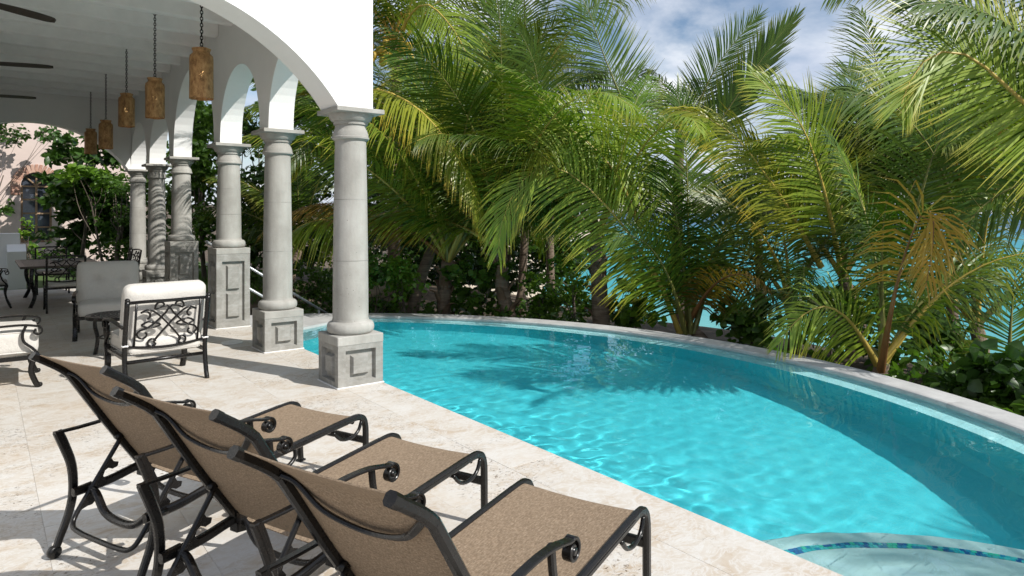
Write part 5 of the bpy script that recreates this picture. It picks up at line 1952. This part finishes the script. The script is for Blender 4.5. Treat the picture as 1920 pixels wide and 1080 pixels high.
tree('broadleaf_shrub', 'bright leafy shrub filling the arch beside the fourth column', 'shrub', gbase(310, 20), blob_field(245, 345, 300, 470, 19.5, 21, 10, 0.5, 0.8, 10), 0.15, M['leaf_mid'], 50, 620)
labs = ['dark leafy tree mass behind the palm trunks, beside the white wall', 'dark leafy tree mass behind the peeling palm trunk', 'dark leafy tree mass behind the middle palms',
        'dark leafy tree mass behind the thick palm trunk', 'low leafy tree at the left end of the visible sea']
for i, (a, b, t_) in enumerate([(690, 790, 200), (780, 880, 240), (870, 990, 260), (980, 1080, 330)]):
    tree('broadleaf_tree', labs[i], 'tree', gbase((a + b) / 2, 23), blob_field(a, b, t_, 560, 21, 25, 15, 0.9, 1.4, 20 + i), 0.22, M['leaf_dark'], 60 + i, 330, group='dark trees behind the palms')
und = [(705, 11.9, 'dry twiggy shrub beside the front column foot'), (770, 11.9, 'low shrub between the leaning trunk and the peeling palm'), (900, 12.2, 'round-leaved shrub between two palm trunks at the pool rim'),
       (1010, 12.2, 'bright small-leaved shrub beside the brown fibrous trunk'), (1075, 12.0, 'low bright shrub against the thick palm trunk'), (1190, 12.0, 'round-leaved sprig in front of the beach'),
       (1410, 10.6, 'low shrub between the clump palm and the low dark palm'), (1560, 10.3, 'dark undergrowth shrub left of the broken frond stalk'),
       (1740, 9.3, 'dark undergrowth shrub right of the broken frond stalk')]
for i, (px, Y, lab) in enumerate(und):
    g = gbase(px, Y)
    py = 400 + 1280 * (CAM_H - 0.10) / Y
    tree('garden_shrub', lab, 'shrub', g, blob_field(px - 36, px + 36, py - (75 if i < 5 else 45), py + 35, Y - 0.3, Y + 0.5, 7, 0.22, 0.36, 30 + i), 0.10 if i in (0, 1, 3, 4) else 0.15, M['leaf_light'] if i in (1, 3, 4, 5) else M['leaf_mid'], 80 + i, 1100 if i in (0, 1, 3, 4) else 800, 0.025, 'shrubs along the pool rim', 0.6 if i in (0, 1, 3, 4) else 0.85)
tree('sea_grape', 'dark round-leaved sea grape at the end of the curved coping', 'shrub', gbase(1860, 7.6), blob_field(1790, 1990, 655, 760, 7.0, 8.0, 11, 0.25, 0.42, 51), 0.16, M['leaf_dark'], 95, 800, 0.03, aspect=0.95)
tree('broadleaf_shrub', 'low green shrub behind the handrail', 'shrub', gbase(530, 14.5), blob_field(470, 620, 500, 570, 13.8, 15.5, 10, 0.3, 0.5, 52), 0.10, M['leaf_mid'], 96, 900, 0.03)

# low growth along the outside of the rim, too dense to count
rg = np.random.default_rng(31)
uc, ur, un = [], [], []
for k in range(260):
    a = rg.uniform(-0.75, 1.15)
    if 0.05 < a < 0.45 and rg.random() < 0.9:
        continue
    rad_ = R_OUT + 0.35 + 3.6 * rg.random() ** 1.4
    x_, y_ = PC[0] + rad_ * math.cos(a), PC[1] + rad_ * math.sin(a)
    uc.append((x_, y_, float(terrain_z(x_, y_)) + rg.uniform(0.1, 0.55)))
    ur.append(rg.uniform(0.18, 0.34))
    un.append(34)
ug = leaf_cloud('undergrowth', None, uc, ur, un, 0.14, M['leaf_mid'], 32, 0.55)
tag(ug, 'dense dark undergrowth along the outer side of the curved pool rim', 'undergrowth', kind='stuff')

# leaning bare trunk and garden stones behind the front column
lt = tag(empty('leaning_trunk', tuple(D(772, 592, 12.6))), 'bare brown trunk leaning between the front column and the palms', 'tree trunk')
lo_ = Vector(lt.location)
MB().tube(crom([D(765, 640, 12.6) - lo_, D(778, 560, 12.6) - lo_, D(800, 490, 12.8) - lo_, D(822, 440, 13.0) - lo_], 5), [0.13 - 0.003 * i for i in range(16)], 10).build('trunk', M['bark'], lt, True)
for i, (px, py, Y, s, lab) in enumerate([(720, 560, 13.4, 0.42, 'large pale boulder in the garden behind the front column'), (770, 545, 14.0, 0.32, 'smaller boulder behind the leaning trunk')]):
    b = MB().ball((0, 0, 0), s, 12, (1.2, 0.9, 0.7))
    r_ = np.random.default_rng(i)
    v = [(x * (1 + 0.12 * math.sin(7 * y + i)), y * (1 + 0.1 * math.sin(9 * z)), z * (1 + 0.1 * math.cos(8 * x))) for x, y, z in b.v]
    o = mesh_obj('boulder', v, b.f, M['stone'], None, True)
    o.location = D(px, py, Y)
    tag(o, lab, 'boulder', 'garden boulders')

# grass tufts on the lawn beyond the arcade
rg = np.random.default_rng(9)
n_ = 9000
gx_ = rg.uniform(2.0, 6.3, n_)
gy_ = rg.uniform(15.5, 22, n_)
gz_ = np.where(gy_ > 18.3, -0.15, terrain_z(gx_, gy_))
keep = (gx_ > EDGE + 0.1) | (gy_ > 18.4)
gx_, gy_, gz_ = gx_[keep], gy_[keep], gz_[keep]
n_ = len(gx_)
a_ = rg.random(n_) * 6.28
h_ = rg.uniform(0.08, 0.22, n_)
P0 = np.stack([gx_, gy_, gz_], -1)
s_ = np.stack([np.cos(a_), np.sin(a_), 0 * a_], -1) * 0.008
tp = P0 + np.stack([rg.normal(0, 0.05, n_), rg.normal(0, 0.05, n_), h_], -1)
V = np.stack([P0 - s_, P0 + s_, tp], 1).reshape(-1, 3)
F = np.arange(n_ * 3).reshape(-1, 3)
go = leaf_strip_mesh('grass', V, F, np.tile([0, 0, 1.0], n_), np.repeat(rg.random(n_), 3), [M['grass']], np.zeros(n_, int), None)
tag(go, 'tufts of green grass on the garden lawn beyond the arcade', 'grass', kind='stuff')

# ------------------------------------------------------------------ pink house beyond the garden
PY = 27.0
ph = tag(empty('pink_house', (0, PY, 0)), 'pink stuccoed house with a brick-arched window beyond the garden', 'house')
WX, WZ0, WZS, WR = 1.42, 0.70, 2.55, 0.42
poly = []
b = MB()
# wall with a real arched opening
st_ = [(-14, -0.5), (WX - WR, -0.5)]
n_ = 20
fr_ = 0.0
b.box(-14, WX - WR, 0, 0.35, -0.5, 6.2)
b.box(WX + WR, 4.6, 0, 0.35, -0.5, 6.2)
b.box(WX - WR, WX + WR, 0, 0.35, -0.5, WZ0)
top = [(WX + WR * math.cos(t), WZS + WR * math.sin(t)) for t in np.linspace(math.pi, 0, n_ + 1)]
for (xa, za), (xb, zb) in zip(top[:-1], top[1:]):
    b.prism([(xa, za), (xb, zb), (xb, 6.2), (xa, 6.2)], 1, 0, 0.35)
b.build('wall', M['pink'], ph)
MB().box(-14.3, 4.9, -0.35, 6, 6.2, 6.32).build('eaves', M['pink'], ph)
MB().prism([(-0.5, 6.321), (6.5, 6.321), (3.0, 8.2)], 0, -14.4, 5.0).build('roof', M['tile_roof'], ph)
MB().box(4.25, 4.6, 0.36, 6, -0.5, 6.19).build('side_wall', M['pink'], ph)
wd = MB().box(WX - WR, WX + WR, 0.22, 0.25, WZ0, WZS + WR).build('window', M['glass'], ph)
fb = MB()
for xx in (WX - WR + 0.03, WX, WX + WR - 0.03):
    fb.box(xx - 0.03, xx + 0.03, 0.15, 0.21, WZ0, WZS)
for zz in (WZ0 + 0.04, WZ0 + 0.5, WZ0 + 0.95, WZ0 + 1.4, WZS - 0.02):
    fb.box(WX - WR + 0.06, WX + WR - 0.06, 0.155, 0.205, zz - 0.025, zz + 0.025)
for t in (45, 90, 135):
    a_ = R(t)
    fb.strap([(WX, 0.18, WZS), (WX + WR * math.cos(a_), 0.18, WZS + WR * math.sin(a_))], (0, 1, 0), 0.05, 0.05)
fb.build('window_frame', M['wood'], wd)
bk_me = None
nb = 17
for k in range(nb):
    a_ = math.pi * (k + 0.5) / nb
    r_ = WR + 0.14
    p = (WX + r_ * math.cos(a_), 0.0, WZS + r_ * math.sin(a_))
    if bk_me is None:
        o = MB().box(-0.13, 0.13, -0.035, 0.06, -0.045, 0.045, 0.005).build('brick', M['brick'], ph)
        bk_me = o.data
        o.location, o.rotation_euler = p, (0, -a_, 0)
    else:
        inst('brick', bk_me, ph, p, (0, -a_, 0))
for s in (-1, 1):
    for k in range(3):
        inst('brick', bk_me, ph, (WX + s * (WR + 0.14), 0, WZS - 0.06 - 0.10 * k))
